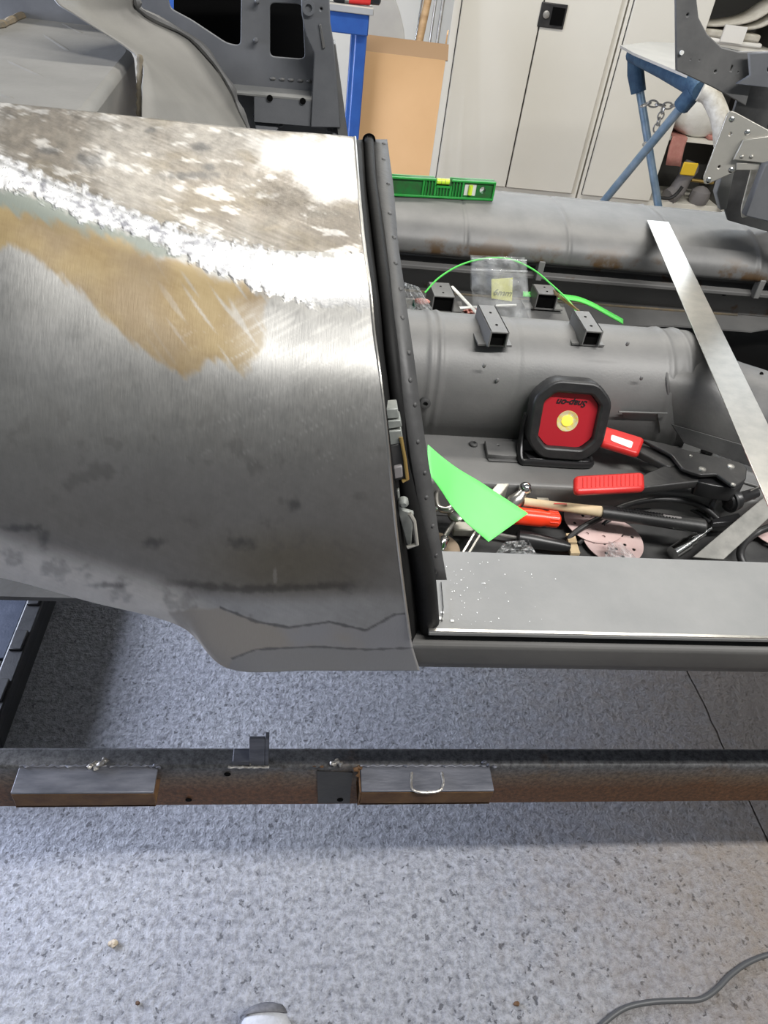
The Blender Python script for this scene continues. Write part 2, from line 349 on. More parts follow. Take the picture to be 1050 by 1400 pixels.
e2 = e.new(.5); e2.color = (.22, .155, .105, 1); L(am.outputs[0], rr.inputs[0]); mrx = N(nt, 'ShaderNodeMixRGB', blend_type='MULTIPLY'); mrx.inputs[0].default_value = .75; L(rr.outputs[0], mrx.inputs[1]); L(am0.outputs[0], mrx.inputs[2]); L(mrx.outputs[0], b.inputs['Base Color'])
b.inputs['Metallic'].default_value = .25; b.inputs['Roughness'].default_value = .55
bp = N(nt, 'ShaderNodeBump'); bp.inputs['Distance'].default_value = .0008; L(nn.outputs['Fac'], bp.inputs['Height']); L(bp.outputs[0], b.inputs['Normal'])
M['rail'] = m
M['box_section'] = mat('mill_scale_steel', (.10, .105, .125), (.17, .175, .2), .5, .4, 40, .0004, 150, stretch=(.5, 2, 2))
M['rust_edge'] = mat('rusty_edge', (.13, .07, .028), (.075, .035, .015), .65, .3, 40, .0003, 200)
# bare panel steel: stain colour, roughness and metal from attributes holding wear and painted reflections
m, nt, b = nodes('bare_panel_steel'); L = nt.links.new
at1 = N(nt, 'ShaderNodeAttribute', attribute_name='stain_refl'); at2 = N(nt, 'ShaderNodeAttribute', attribute_name='finish')
L(at1.outputs['Color'], b.inputs['Base Color']); sp = N(nt, 'ShaderNodeSeparateColor'); L(at2.outputs['Color'], sp.inputs[0])
L(sp.outputs[0], b.inputs['Metallic'])
g = N(nt, 'ShaderNodeNewGeometry'); n1 = S(N(nt, 'ShaderNodeTexNoise'), Scale=70, Detail=8, Roughness=.7); L(g.outputs['Position'], n1.inputs['Vector'])
mpp = N(nt, 'ShaderNodeMapping'); mpp.inputs['Rotation'].default_value = (0, .5, 0); mpp.inputs['Scale'].default_value = (900, 120, 120); L(g.outputs['Position'], mpp.inputs['Vector'])
n4 = S(N(nt, 'ShaderNodeTexNoise'), Scale=1, Detail=3); L(mpp.outputs[0], n4.inputs['Vector'])
mr = N(nt, 'ShaderNodeMapRange'); mr.inputs['To Min'].default_value = -.1; mr.inputs['To Max'].default_value = .12; L(n4.outputs['Fac'], mr.inputs['Value'])
ad = N(nt, 'ShaderNodeMath', operation='ADD'); L(sp.outputs[1], ad.inputs[0]); L(mr.outputs[0], ad.inputs[1]); L(ad.outputs[0], b.inputs['Roughness'])
hm = N(nt, 'ShaderNodeMath', operation='MULTIPLY'); L(n1.outputs['Fac'], hm.inputs[0]); L(sp.outputs[2], hm.inputs[1])
hm2 = N(nt, 'ShaderNodeMath', operation='MULTIPLY_ADD'); L(n4.outputs['Fac'], hm2.inputs[0]); hm2.inputs[1].default_value = .012; L(hm.outputs[0], hm2.inputs[2])
bp = N(nt, 'ShaderNodeBump'); bp.inputs['Distance'].default_value = .005; L(hm2.outputs[0], bp.inputs['Height']); L(bp.outputs[0], b.inputs['Normal'])
M['panel'] = m

# ------------------------------------------------------------------ setting
fl = MB().box(-4, 5, -2.5, 4.76, -.06, -.012).build('floor', M['black'], kind='structure', origin=(0, 0, 0))
jg = [(.962+.006*noise.noise(V(y_*9, 1, 0))+.003*noise.noise(V(y_*40, 4, 0)), y_) for y_ in [-2.5+7.26*k/300 for k in range(301)]]
MB().prism([(-4, -2.5, -.012)]+[(x-.0022, y_, -.012) for x, y_ in jg]+[(-4, 4.76, -.012)], (0, 0, .012)).build('concrete_slab', M['concrete'], fl)
MB().prism([(x+.0022, y_, -.012) for x, y_ in jg]+[(5, 4.76, -.012), (5, -2.5, -.012)], (0, 0, .012)).build('concrete_slab', M['concrete'], fl)
MB().box(-4, 5, 4.78, 4.9, 0, 3.3).build('wall_back', M['wall'], kind='structure')
MB().box(-4, 5, 4.76, 4.78, 0, .09).build('baseboard_back', M['wall'], kind='structure')

wn = MB().box(.3, 4.2, 4.75, 4.78, 1.81, 1.85).box(.3, 4.2, 4.75, 4.78, 2.70, 2.74).build('window_1', M['white_plastic'], kind='structure')
pane = mat('daylit_pane', (.8, .85, .9), None, .3, emit=(.86, .93, 1.0), es=5.2)
for k in range(4):
    xa = .3+.975*k
    MB().box(xa, xa+.04, 4.75, 4.78, 1.851, 2.699).build('window_frame', M['white_plastic'], wn)
    MB().box(xa+.041, xa+.974, 4.765, 4.775, 1.851, 2.699).build('pane', pane, wn)
# ------------------------------------------------------------------ car body shell
car = empty('car_body_shell', (.3, .8, .6), 'bare metal and grey primed car body shell raised on a rusty steel dolly', 'car body')
# --- rear wing (quarter panel): rows of control points read along the sheet, each with its own depth
wing = [
 [(-90,134,.73),(0,140,.725),(120,152,.72),(240,165,.72),(360,177,.72),(430,182,.72),(486,187,.72)],
 [(-90,150,.66),(0,160,.66),(120,185,.66),(240,212,.65),(360,232,.64),(430,238,.64),(490,240,.64)],
 [(-90,180,.59),(0,195,.59),(120,232,.59),(240,272,.58),(360,300,.58),(430,304,.58),(495,298,.575)],
 [(-90,214,.535),(0,228,.535),(120,278,.53),(240,318,.53),(360,345,.53),(430,350,.53),(500,345,.53)],
 [(-90,270,.50),(0,285,.495),(120,325,.492),(240,362,.488),(360,388,.486),(430,396,.486),(507,398,.485)],
 [(-90,370,.463),(0,380,.459),(120,405,.457),(240,430,.455),(360,448,.453),(430,453,.452),(512,455,.4515)],
 [(-90,480,.434),(0,485,.430),(120,500,.428),(240,512,.427),(360,520,.426),(430,522,.4255),(521,522,.425)],
 [(-90,590,.413),(0,595,.408),(120,604,.407),(240,612,.406),(360,620,.4055),(430,622,.405),(532,622,.405)],
 [(-90,680,.402),(0,690,.399),(120,705,.399),(240,716,.399),(360,722,.399),(430,724,.399),(542,722,.399)],
 [(-90,725,.403),(0,732,.400),(120,758,.399),(240,785,.399),(330,803,.401),(430,806,.402),(552,802,.402)],
 [(-90,752,.415),(0,762,.41),(120,790,.407),(240,822,.406),(325,845,.41),(430,850,.412),(558,846,.410)],
 [(-90,770,.425),(0,778,.42),(120,808,.417),(242,843,.414),(300,885,.42),(430,888,.422),(564,884,.421)],
 [(-90,782,.44),(0,790,.435),(120,822,.43),(245,856,.427),(312,914,.43),(430,917,.43),(574,917,.43)],
]
NU, NV = 260, 340
rows = [spline(r, NU) for r in wing]
cols = [spline([rows[i][j] for i in range(len(rows))], NV) for j in range(NU)]      # [NU][NV] -> (u,v,Y)
def inside(poly, u, v):
    c = False; n = len(poly)
    for i in range(n):
        (x0, y0), (x1, y1) = poly[i], poly[i-1]
        if (y0 > v) != (y1 > v) and u < (x1-x0)*(v-y0)/(y1-y0)+x0: c = not c
    return c
def pdist(poly, u, v, closed=True):
    best = 1e9; n = len(poly)
    for i in range(0 if closed else 1, n):
        (x0, y0), (x1, y1) = poly[i-1], poly[i]; dx, dy = x1-x0, y1-y0
        t = max(0, min(1, ((u-x0)*dx+(v-y0)*dy)/(dx*dx+dy*dy+1e-9)))
        best = min(best, math.hypot(u-x0-t*dx, v-y0-t*dy))
    return best
def sstep(a, b, x):
    t = max(0, min(1, (x-a)/(b-a))); return t*t*(3-2*t)
def fb(u, v, s, o=0, oct_=4): return noise.fractal(V(u/s+o, v/s, o*1.7), .9, 2.1, oct_)
TAN = [(-95,285),(0,288),(60,296),(140,322),(230,352),(300,382),(368,400),(362,470),(335,512),(285,492),(245,520),(205,488),(150,438),(85,372),(30,342),(-95,300)]
LEAD = [(-95,205),(0,212),(60,240),(110,258),(220,305),(330,335),(420,352),(502,345),(508,420),(440,420),(350,392),(270,360),(200,325),(110,298),(40,262),(0,256),(-95,230)]
TEAL = [(-95,240),(0,258),(60,270),(110,296),(200,322),(260,350),(200,352),(110,325),(40,305),(-95,290)]
WH1 = [(350,190),(486,188),(492,270),(440,268),(400,240),(355,225)]
LOW = [(232,838),(300,830),(350,850),(395,858),(450,850),(500,862),(540,840),(600,835),(640,930),(300,930)]
LOW2 = [(318,900),(350,888),(430,884),(500,888),(560,886),(640,880),(640,930),(300,930)]
CREASE = [(-95,205),(0,222),(120,272),(240,316),(360,342),(500,346)]
def mixc(a, b_, t): return tuple(a[i]+(b_[i]-a[i])*t for i in range(3))
def sm(poly, u, v, soft, warp):
    d = pdist(poly, u, v); return sstep(-soft, soft, (d if inside(poly, u, v) else -d)+warp)
verts, stain_refl, fin = [], [], []
for j in range(NU):
    for i in range(NV):
        u, v, Y = cols[j][i]
        bigl = fb(u, v, 120, 3); med = fb(u, v, 38, 8); fine = fb(u, v, 11, 1); st = noise.noise(V((u+v*.5)/40, (v-u*.45)/3.0, 2))
        c = mixc((.33, .325, .31), (.40, .395, .38), sstep(-.6, .6, bigl)); met, ro, bu = .82, .46+.05*med, .012
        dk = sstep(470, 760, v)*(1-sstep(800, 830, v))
        c = mixc(c, (.15, .14, .125), dk*(.82+.18*bigl)); c = mixc(c, (.60, .57, .51), .85*sstep(-14, 22, v-np.interp(u, [-90, 0, 120, 240, 300], [722, 730, 765, 800, 830]))*sstep(330, 230, u))                  # dark reflection and paler floor reflection painted into the lower side
        c = mixc(c, (.13, .11, .07), .55*sstep(70, 10, math.hypot((u-390)/2.4, v-772)))
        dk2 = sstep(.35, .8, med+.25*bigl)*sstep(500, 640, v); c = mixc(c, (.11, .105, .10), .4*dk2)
        for (sx_, sy_, a_, b_) in ((25,722,26,5), (60,735,8,14), (210,742,14,7), (402,690,8,8), (150,800,22,4), (330,742,20,8)):
            c = mixc(c, (.05, .05, .05), .6*sstep(1.6, .2, math.hypot((u-sx_)/a_, (v-sy_)/b_)+.5*fine))
        above = -1 if v < np.interp(u, [p[0] for p in CREASE], [p[1] for p in CREASE]) else 1
        if above < 0:
            c = mixc((.20, .178, .15), (.33, .31, .28), sstep(-.6, .6, bigl+.4*med+.3*st)); met, ro, bu = .7, .40+.05*fine, .10
            c = mixc(c, (.16, .15, .13), .5*sstep(.25, .7, fb(u-v*.5, v*2.2, 46, 21)+.12*fine))
            c = mixc(c, (.22, .19, .14), .5*sstep(.15, .6, fb(u-v*.5, v*2.4, 80, 31)))
            c = mixc(c, (.70, .69, .67), .55*sstep(.25, .6, fb(u-v*.6, v*2.8, 40, 41)+.3*st))
            for (sx_, sy_, a_, b_) in ((122,220,26,12), (275,200,12,9), (285,228,9,5), (205,178,8,4), (63,206,14,5), (265,240,50,6)):
                c = mixc(c, (.10, .10, .10), .75*sstep(1.4, .3, math.hypot((u-sx_)/a_, (v-sy_)/b_)+.5*fine))
        k1 = 1+.22*fine+.16*st+.15*noise.noise(V(u/3.1, v/2.2, 7)); c = tuple(q*(k1 if above < 0 else 1+.06*fine+.05*st) for q in c)
        t = sm(WH1, u, v, 14, 14*med+6*st); c = mixc(c, (.72, .71, .69), t*.85); met += (.55-met)*t; ro += (.42-ro)*t
        t = sm(TEAL, u, v, 5, 8*fine); c = mixc(c, (.15, .175, .15), t*.9); met += (.15-met)*t
        t = sm(TAN, u, v, 6, 8*med+7*noise.noise(V((u*.8-v*.55)/7, (u*.55+v*.8)/60, 5)))
        tc_ = mixc((.22, .15, .065), (.30, .225, .11), sstep(-.7, .7, bigl+.3*med+.25*fine+.2*st)); t *= .82+.15*sstep(-.5, .3, bigl)
        scr = sstep(.15, .5, noise.noise(V((u*.8-v*.55)/6, (u*.55+v*.8)/70, 9)))*sstep(180, 300, u)
        t *= 1-.65*scr; c = mixc(c, tc_, t); met += (.15-met)*t; ro += (.42-ro)*t
        t = sm(LEAD, u, v, 5, 9*fine+4*st); c2 = mixc((.78, .78, .79), (.30, .30, .33), sstep(.0, .55, fb(u+v*.3, v*1.6, 17, 51)+.2*fine)*sstep(430, 200, u))
        c = mixc(c, c2, t); met += (.72-met)*t; ro += (.30-ro)*t; bu += (.55*sstep(460, 330, u)+.06-bu)*t
        t = sstep(3.5, .8, pdist(CREASE, u, v, False)+2*fine)*sstep(480, 60, u); c = mixc(c, (.12, .12, .12), .5*t)
        t = sstep(300, 380, u)*sstep(395, 430, v+10*med)*sstep(560, 450, v+14*med); sc2 = noise.noise(V((u*.5+v*.86)/4, (u*.86-v*.5)/45, 3)); c = mixc(c, (.62, .61, .58), t*(.45+.4*sstep(0, .4, sc2)))
        sc3 = sstep(.42, .6, noise.noise(V((u*.45+v*.9)/2.6, (u*.9-v*.45)/50, 13)))*sstep(200, 330, u)*sstep(720, 560, v)*sstep(400, 470, v); c = mixc(c, (.55, .54, .52), .35*sc3)
        t = sm(LOW, u, v, 2.5, 3*med); tl = mixc((.34, .31, .27), (.32, .315, .32), sstep(-.3, .4, bigl+(u-420)/160)); c = mixc(c, tl, t); met += (.25-met)*t; ro += (.45-ro)*t
        t2 = sm(LOW2, u, v, 2, 2*med); c = mixc(c, (.27, .268, .265), t2*.8)
        ln = max(sstep(2.6, .6, pdist(LOW[:8], u, v, False)+1.2*fine), sstep(2.2, .6, pdist(LOW2[:6], u, v, False)+1.2*fine)); c = mixc(c, (.05, .05, .05), .7*ln*(1 if u > 300 else 0))
        t = sstep(8, 1, abs(v-np.interp(u, [220, 330, 480], [795, 806, 800]))+3*fine)*sstep(200, 260, u)*sstep(500, 460, u); c = mixc(c, (.05, .045, .04), .6*t)
        t = sstep(1.1, .7, math.hypot((u-376)/3, (v-787)/12)+.2*fine); c = mixc(c, (.42, .40, .36), .3*t)
        relief = 0
        if sm(LEAD, u, v, 6, 0) > .3 and u < 440: relief = .0006*fine
        p = P(u, v, Y=Y-relief); verts.append(p); stain_refl.append((*[max(.01, min(.95, k)) for k in c], 1)); fin.append((met, ro, bu, 1))
faces = [(j*NV+i, j*NV+i+1, (j+1)*NV+i+1, (j+1)*NV+i) for j in range(NU-1) for i in range(NV-1)]
me = bpy.data.meshes.new('quarter_panel'); me.from_pydata([tuple(p) for p in verts], [], faces)
for nm, dat in (('stain_refl', stain_refl), ('finish', fin)):
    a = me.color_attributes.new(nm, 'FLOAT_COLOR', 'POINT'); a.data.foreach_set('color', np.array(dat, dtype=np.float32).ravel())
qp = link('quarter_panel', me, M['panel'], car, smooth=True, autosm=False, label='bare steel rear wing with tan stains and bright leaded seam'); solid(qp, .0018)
# profile of the door-shut edge
ev = [(c_[1], c_[0], c_[2]) for c_ in cols[-1]]
def edge_uY(v): return np.interp(v, [a[0] for a in ev], [a[1] for a in ev]), np.interp(v, [a[0] for a in ev], [a[2] for a in ev])
pts = []
for k in range(60):
    v = 188+(872-188)*k/59; u, Y = edge_uY(v); pts.append(P(u-1, v, Y=Y+.001))
MB().tube(pts, .0014, 8).build('hem_edge', M['steel'], car, smooth=True, label='bright filed edge of the wing')
# door shut channel: recess, rolled tube, spot-welded flange
vs_ = [192,215,253,300,337,380,420,476,520,560,620,663,700,735,792,849,880]
L0 = {192:487,215:489,253:491,300:495,337:499,380:505,420:511,476:514,520:521,560:526,620:533,663:537,700:541,735:545,792:551,849:557,880:562}
L1 = {192:512,215:513,253:516,300:523,337:528,380:533,420:537,476:544,520:548,560:552,620:560,663:567,700:573,735:580,792:592,849:598,880:600}
L2 = {192:529,215:532,253:537,300:541,337:544,380:550,420:555,476:563,520:569,560:574,620:583,663:590,700:595,735:600,792:610}
r0, r1, r2 = [], [], []
for v in vs_:
    Y = edge_uY(v)[1]; r0.append(P(L0[v]-3, v, Y=Y+.012)); r1.append(P((L0[v]+L1[v])/2, v, Y=Y+.055)); r2.append(P(L1[v]+1, v, Y=Y+.045))
g_ = MB().grid([sv(r0, 60), sv(r1, 60), sv(r2, 60)]).build('door_shut_recess', M['recess_shade'], car, smooth=True, label='black recessed door shut channel'); solid(g_, .002, 0)
tp = []; 
for v in vs_:
    Y = edge_uY(v)[1]; tp.append(P((L0[v]*.30+L1[v]*.70) if v < 600 else L1[v]-12, v, Y=Y+.040))
tpp = sv(tp, 60); rad = [.0045]*60
for k in range(60): rad[k] = .0045+.0055*sstep(34, 52, k)
MB().tube(tpp, rad, 14).build('rolled_tube', M['recess_shade'], car, smooth=True)
h = (tpp[0]-tpp[1]).normalized()
MB().lathe([(0, .0062), (.001, .0062), (.001, .0045), (-.004, .0045)], tpp[0], h).build('tube_mouth', M['black'], car, label='open black mouth of the rolled tube')
fa, fb_ = [], []
for v in vs_[:15]:
    Y = edge_uY(v)[1]; fa.append(P(L1[v], v, Y=Y+.045)); fb_.append(P(L2[v], v, Y=Y+.052))
fla, flb = sv(fa, 50), sv(fb_, 50)
g_ = MB().grid([fla, flb]).build('weld_flange', M['primer_dark'], car, smooth=True); solid(g_, .0022, 0)
sw = MB()
for k in range(16):
    q = .03+.93*k/15; i = min(int(q*49), 48); p = fla[i].lerp(flb[i], .55 if k % 2 else .68); nr = (flb[i]-fla[i]).cross(fla[i+1]-fla[i]).normalized()
    if nr.y > 0: nr = -nr
    sw = MB().lathe([(-.0005, .0022), (.0006, .0019), (.0013, .0010), (.0013, 0)], p+nr*.0008, nr, 10)
    sw.build('spot_weld', M['primer_dark'], car, smooth=True)
# latch striker and its block
def striker():
    p = lambda u, v, dy=.0: P(u, v, Y=edge_uY(v)[1]+.022+dy)
    s1 = MB()
    for (a, b_, c_, d_, t_) in (((522,560),(544,558),(546,572),(523,574),.012), ((524,576),(548,574),(550,584),(526,588),.012), ((526,590),(549,588),(552,606),(529,610),.014)):
        s1.prism([p(*a), p(*b_), p(*c_), p(*d_)], (0, t_, 0))
    s1.build('latch_block', M['latch'], car, bevel=.0008, label='grey bolted latch block in the shut channel')
    MB().prism([p(533,610), p(550,606), p(556,655), p(538,658)], (0, .012, 0)).build('latch_body', M['satin_black'], car, bevel=.001)
    MB().prism([p(538,640,-.002), p(550,637,-.002), p(551,653,-.002), p(539,656,-.002)], (0, .004, 0)).build('latch_pad', M['grey_plastic'], car, bevel=.001)
    MB().tube([p(548,598,-.001), p(554,630,-.001), p(557,655,-.001), p(550,658,-.001)], .0014, 8).build('latch_rim', M['brass'], car, smooth=True, label='brass coloured rim of the latch')
    MB().prism([p(542,672), p(546,670), p(547,690), p(551,698), p(566,702), p(562,748), p(557,748), p(545,704)], (0, .004, 0)).build('striker_plate', M['latch'], car, bevel=.0008, label='pale zinc striker plate')
    MB().tube([p(560,702,-.003), p(566,712,-.004), p(570,744,-.004), p(557,748,-.003)], .0017, 8).build('striker_loop', M['hinge'], car, smooth=True)
    MB().lathe([(0, .004), (.004, .004), (.006, .002)], p(551,684,.0), (0, -1, 0), 12).build('striker_bolt', M['latch'], car, smooth=True)
striker()
# --- near sill
X0, X1 = .128, 1.75
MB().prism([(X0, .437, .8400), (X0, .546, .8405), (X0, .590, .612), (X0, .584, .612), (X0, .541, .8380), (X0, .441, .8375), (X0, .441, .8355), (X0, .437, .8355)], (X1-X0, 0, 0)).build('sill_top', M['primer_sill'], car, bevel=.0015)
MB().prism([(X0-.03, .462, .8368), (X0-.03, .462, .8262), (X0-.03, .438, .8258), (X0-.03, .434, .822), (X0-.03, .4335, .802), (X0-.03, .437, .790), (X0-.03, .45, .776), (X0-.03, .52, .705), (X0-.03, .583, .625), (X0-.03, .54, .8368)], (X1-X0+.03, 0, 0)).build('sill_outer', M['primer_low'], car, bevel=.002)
MB().box(X0, X1, .4605, .4615, .8265, .8365).build('sill_gap', M['black'], car)
MB().box(X0, X1, .4375, .4405, .8405, .8415).build('sill_edge', M['steel'], car, label='thin bright edge of the sill lip')
fk = MB()
for k in range(60):
    a, b_ = random.gauss(0, .03), random.random(); x = .145+abs(a)*1.6; y = .445+.09*b_; s_ = random.choice((.0003, .0005, .0008))
    fk.box(x, x+s_, y, y+s_*1.4, .8405, .8408)
for x, y, s_ in ((.138, .452, .005), (.150, .450, .003), (.142, .46, .003), (.19, .50, .0018)): fk.box(x, x+s_, y, y+s_*.7, .8405, .8411)
fk.build('filler_flakes', M['white_plastic'], car, kind='stuff', label='white specks of filler scattered on the sill top')
MB().tube([P(603, 796, Z=.842), P(606, 830, Z=.842), P(604, 850, Z=.842)], .0004, 6).build('scribed_line', M['black'], car)
# --- footwell, ledge
MB().box(.10, X1, .592, 1.0, .600, .610).build('footwell_floor', M['primer_dark'], car)
lz = .68
MB().prism([(.10, .872, .610), (.10, .872, lz-.004), (.10, .876, lz), (.10, 1.0, lz+.002), (.10, 1.0, .610)], (.565, 0, 0)).build('cross_ledge', M['primer'], car, bevel=.003)
MB().prism([(.665, .860, .610), (.665, .860, lz-.004), (.665, .866, lz), (.665, 1.0, lz+.002), (.665, 1.0, .610)], (1.0, 0, 0)).build('floor_ledge', M['primer'], car, bevel=.003)
# raised pad on the ledge
a_ = PZ(lz+.006)
plate('seat_mount_pad', PZ(lz+.012), PZ(lz+.012).px([(664,602),(706,603),(706,622),(668,620)]), [PZ(lz+.012).circ(681,608,.003)], .012, M['primer_mid'], car, bev=.001, off=-.007)
plate('pressed_recess', PZ(lz+.0028), PZ(lz+.0028).px([(664,618),(708,622),(708,632),(668,630)]), [], .001, M['primer_mid'], car)
MB().lathe([(0, .007), (.004, .007), (.006, .004), (.006, .0035), (.001, .003)], P(647, 609, Z=lz+.001), (0, 0, 1), 16).build('captive_nut', M['primer_dark'], car, smooth=True)
# --- transmission tunnel
def tun_prof(x, s_=1.0, cy=1.09, cz=.748, r=.094):
    out = [V(x, cy-r-.004, lz-.01)]
    for k in range(25):
        a = math.pi*k/24; out.append(V(x, cy-math.cos(a)*r*s_, cz+math.sin(a)*r*s_))
    out.append(V(x, cy+r+.004, .66)); return out
rows_ = []
for k in range(170):
    x = .09+(.655-.09)*k/169; s_ = 1.0
    for xc, am_ in ((.205, .03), (.220, .03), (.345, -.012), (.600, .03), (.632, .035)): s_ += am_*math.exp(-((x-xc)/.0045)**2)
    rows_.append(tun_prof(x, s_))
g_ = MB().grid(rows_, flip=True).build('transmission_tunnel', M['primer'], car, smooth=True, autosm=False); solid(g_, .002, -1)
tunY = lambda v: None
for (u, v, z_) in ((582,550,0), (683,520,0)):
    pass
MB().lathe([(0, .009), (.008, .009), (.009, .007), (.009, .004), (.002, .004)], P(581, 551, Y=.992)+V(0, .004, 0), (0, -1, .1), 18).build('grommet_boss', M['primer_dark'], car, smooth=True)
for (u, v) in ((680,520),(877,517),(858,470),(662,500)):
    MB().ball(P(u, v, Y=1.0), .003, .002, .004, 6).build('dimple', M['primer'], car, smooth=True)
# gearbox cover, flaring to the right with an open top
top = [(908,470,1.09),(928,474,1.085),(966,475,1.08),(1003,493,1.06),(1042,506,1.04),(1085,520,1.0),(1160,540,.97)]
upm = [(908,492,1.045),(930,497,1.04),(970,499,1.03),(1006,518,1.015),(1045,530,.99),(1090,545,.955),(1165,565,.93)]
mid = [(912,530,1.005),(935,535,1.0),(975,545,.985),(1010,565,.965),(1045,580,.94),(1095,595,.91),(1170,615,.88)]
bot = [(915,598,1.0),(940,605,.985),(975,614,.965),(1010,624,.945),(1045,636,.925),(1095,655,.90),(1170,675,.87)]
rr_ = [[V(*P(u, v, Y=y)) for u, v, y in r] for r in (top, upm, mid, bot)]
rr_ = [sv(r, 30) for r in rr_]; gg = [sv([rr_[i][j] for i in range(4)], 20) for j in range(30)]
g_ = MB().grid(gg).build('gearbox_cover', M['primer_mid'], car, smooth=True, autosm=False); solid(g_, .002, 1)
MB().tube([gg[0][k]+V(.001, -.001, 0) for k in range(0, 20)], .002, 6).build('weld_seam', M['primer_mid'], car, smooth=True)
for (u, v) in ((948,471),(1035,509)):
    MB().disc(P(u, v, Y=1.09 if u < 1000 else 1.035)+V(0, -.012, .004), (0, -.7, .7), .0032, .001).build('bolt_hole', M['black'], car)
MB().prism([P(918,580,Y=.985), P(1050,618,Y=.93), P(1075,655,Y=.9), P(935,606,Y=.978)], (0, .003, -.001)).build('doubler_plate', M['primer_dark'], car, bevel=.0008)
MB().prism([P(851,563,Y=.988), P(899,564,Y=.988), P(903,590,Y=.985), P(895,600,Z=lz+.004), P(858,596,Z=lz+.004)], (0, .003, -.001)).build('bright_bracket', M['primer_sill'], car, label='pale grey bracket at the foot of the tunnel')
MB().tube([P(846,563,Y=.985), P(912,565,Y=.985)], .0016, 8).build('bracket_lip', M['primer_sill'], car, smooth=True)
# rib plate and slots on the ledge to the right of the light
plate('ledge_flange', PZ(lz+.004), PZ(lz+.004).px([(893,599),(925,604),(1015,633),(1060,655),(1060,672),(985,650),(900,612)]), [PZ(lz+.004).circ(903,603,.003)], .004, M['primer'], car, bev=.001)
MB().lathe([(0, .010), (.010, .010), (.011, .009), (.011, .006), (.004, .006)], P(966,618,Z=lz+.006), (0, 0, 1), 18).build('welded_collar', M['primer_mid'], car, smooth=True)
# brackets on the tunnel and behind it
def channel(a, b_, wd, ht, name, label=None, holes=(.3, .75)):
    a, b_ = Vector(a), Vector(b_); d = (b_-a); ln = d.length; d.normalize(); s_ = d.cross(V(0, 0, 1)).normalized(); up = s_.cross(d); t = .003
    o = MB().par(a-s_*wd/2, d*ln, s_*wd, -up*t).par(a-s_*wd/2, d*ln, s_*t, -up*ht).par(a+s_*(wd/2-t), d*ln, s_*t, -up*ht).build(name, M['primer'], car, bevel=.0008, label=label)
    for q in holes: MB().disc(a+d*ln*q+up*.0002, up, .0022, .0004, 12).build('bracket_hole', M['black'], o)
    MB().par(a-s_*(wd/2-t)+d*.004-up*(t+.001), d*(ln-.010), s_*(wd-2*t), -up*(ht-t-.002)).build('bracket_shade_fill', M['black'], o)  # black fill standing in for the shade inside the open channel
    bp_ = MB().par(a-s_*(wd*.9)+d*ln*.1-up*ht, d*ln*.8, s_*wd*1.8, -up*.003).build('bracket_foot', M['primer'], o)
for (q0, q1) in (((665,417),(684,454)), ((795,425),(813,453))):
    a, b_ = P(*q0, Z=.862), P(*q1, Z=.862); channel(a, b_, .030, .026, 'seat_bracket')
for (q0, q1, z_) in (((600,386),(608,405),.752), ((742,389),(750,402),.752)):
    a, b_ = P(*q0, Z=z_), P(*q1, Z=z_); channel(a, b_, .046, .034, 'far_seat_bracket')
    MB().prism([a+V(-.035, -.0, -.036), a+V(.055, -.0, -.036), a+V(.055, -.10, -.05), a+V(-.035, -.10, -.05)], (0, 0, -.036)).build('bracket_block', M['primer_mid'], car, bevel=.002)
# --- far floor and far sill
MB().prism([(.09, 1.186, .66), (.655, 1.186, .66), (.67, 1.50, .66), (.86, 1.53, .66), (1.05, 1.53, .66), (1.22, 1.60, .66), (1.7, 1.60, .66), (1.7, 1.66, .66), (.09, 1.66, .66)], (0, 0, -.004)).build('far_floor', M['primer'], car)
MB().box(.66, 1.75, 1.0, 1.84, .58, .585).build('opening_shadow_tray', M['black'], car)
MB().tube([(1.05, 1.61, .662), (.1, 1.60, .662)], .003, 6).build('floor_seam', M['tan_sealer'], car, smooth=True, label='tan sealer bead along the far floor edge')
sp_ = [(1.80, .70), (1.80, .825), (1.785, .84), (1.74, .846), (1.68, .846), (1.625, .838), (1.585, .822), (1.562, .80), (1.556, .78), (1.563, .765), (1.60, .758), (1.66, .758)]
sp2 = spline(sp_, 60); rows_ = []
for k in range(280):
    x = .09+(1.22-.09)*k/279; o_ = 0
    for xc, am_ in ((.345, -.003), (.575, -.003), (.81, .0045), (.822, -.003), (1.02, .005)): o_ += am_*math.exp(-((x-xc)/.004)**2)
    rows_.append([V(x, p[0]-(o_ if p[0] < 1.68 else 0), p[1]+o_*.6) for p in sp2])
g_ = MB().grid(rows_).build('far_sill', M['primer_band'], car, smooth=True, autosm=False); solid(g_, .002, 0)
MB().prism([(.09, 1.60, .762), (.09, 1.60, .745), (.09, 1.567, .735), (.09, 1.567, .726), (.09, 1.605, .722), (.09, 1.615, .66), (.09, 1.64, .66), (.09, 1.64, .762)], (1.13, 0, 0)).build('far_sill_inner', M['primer_rust'], car, bevel=.002)
for x in (.52, 1.04):
    MB().box(x-.007, x+.007, 1.553, 1.575, .728, .772).build('clip', M['primer_sill'], car, bevel=.002)
MB().disc(P(991,399,Y=1.603), (0, -1, 0), .009, .002).build('drain_hole', M['black'], car)
MB().lathe([(0,.012),(.001,.012),(.001,.010),(.0004,.010)], P(788,385,Y=1.61), (0,-1,0), 18).build('pressed_ring', M['primer_mid'], car)
for (u0, u1, v) in ((624,660,326),(676,760,326),(770,800,334)):
    pl_ = []
    for k in range(7):
        t = k/6; pl_.append(P(u0+(u1-u0)*t, v+4*math.sin(9*t+u0), Y=1.552))
    MB().tube(pl_, [.001, .004, .005, .003, .005, .003, .001], 6, flat=1).build('rust_patch', M['rust_steel'], car, smooth=True, label='brown rust bloom under the far sill') if False else None
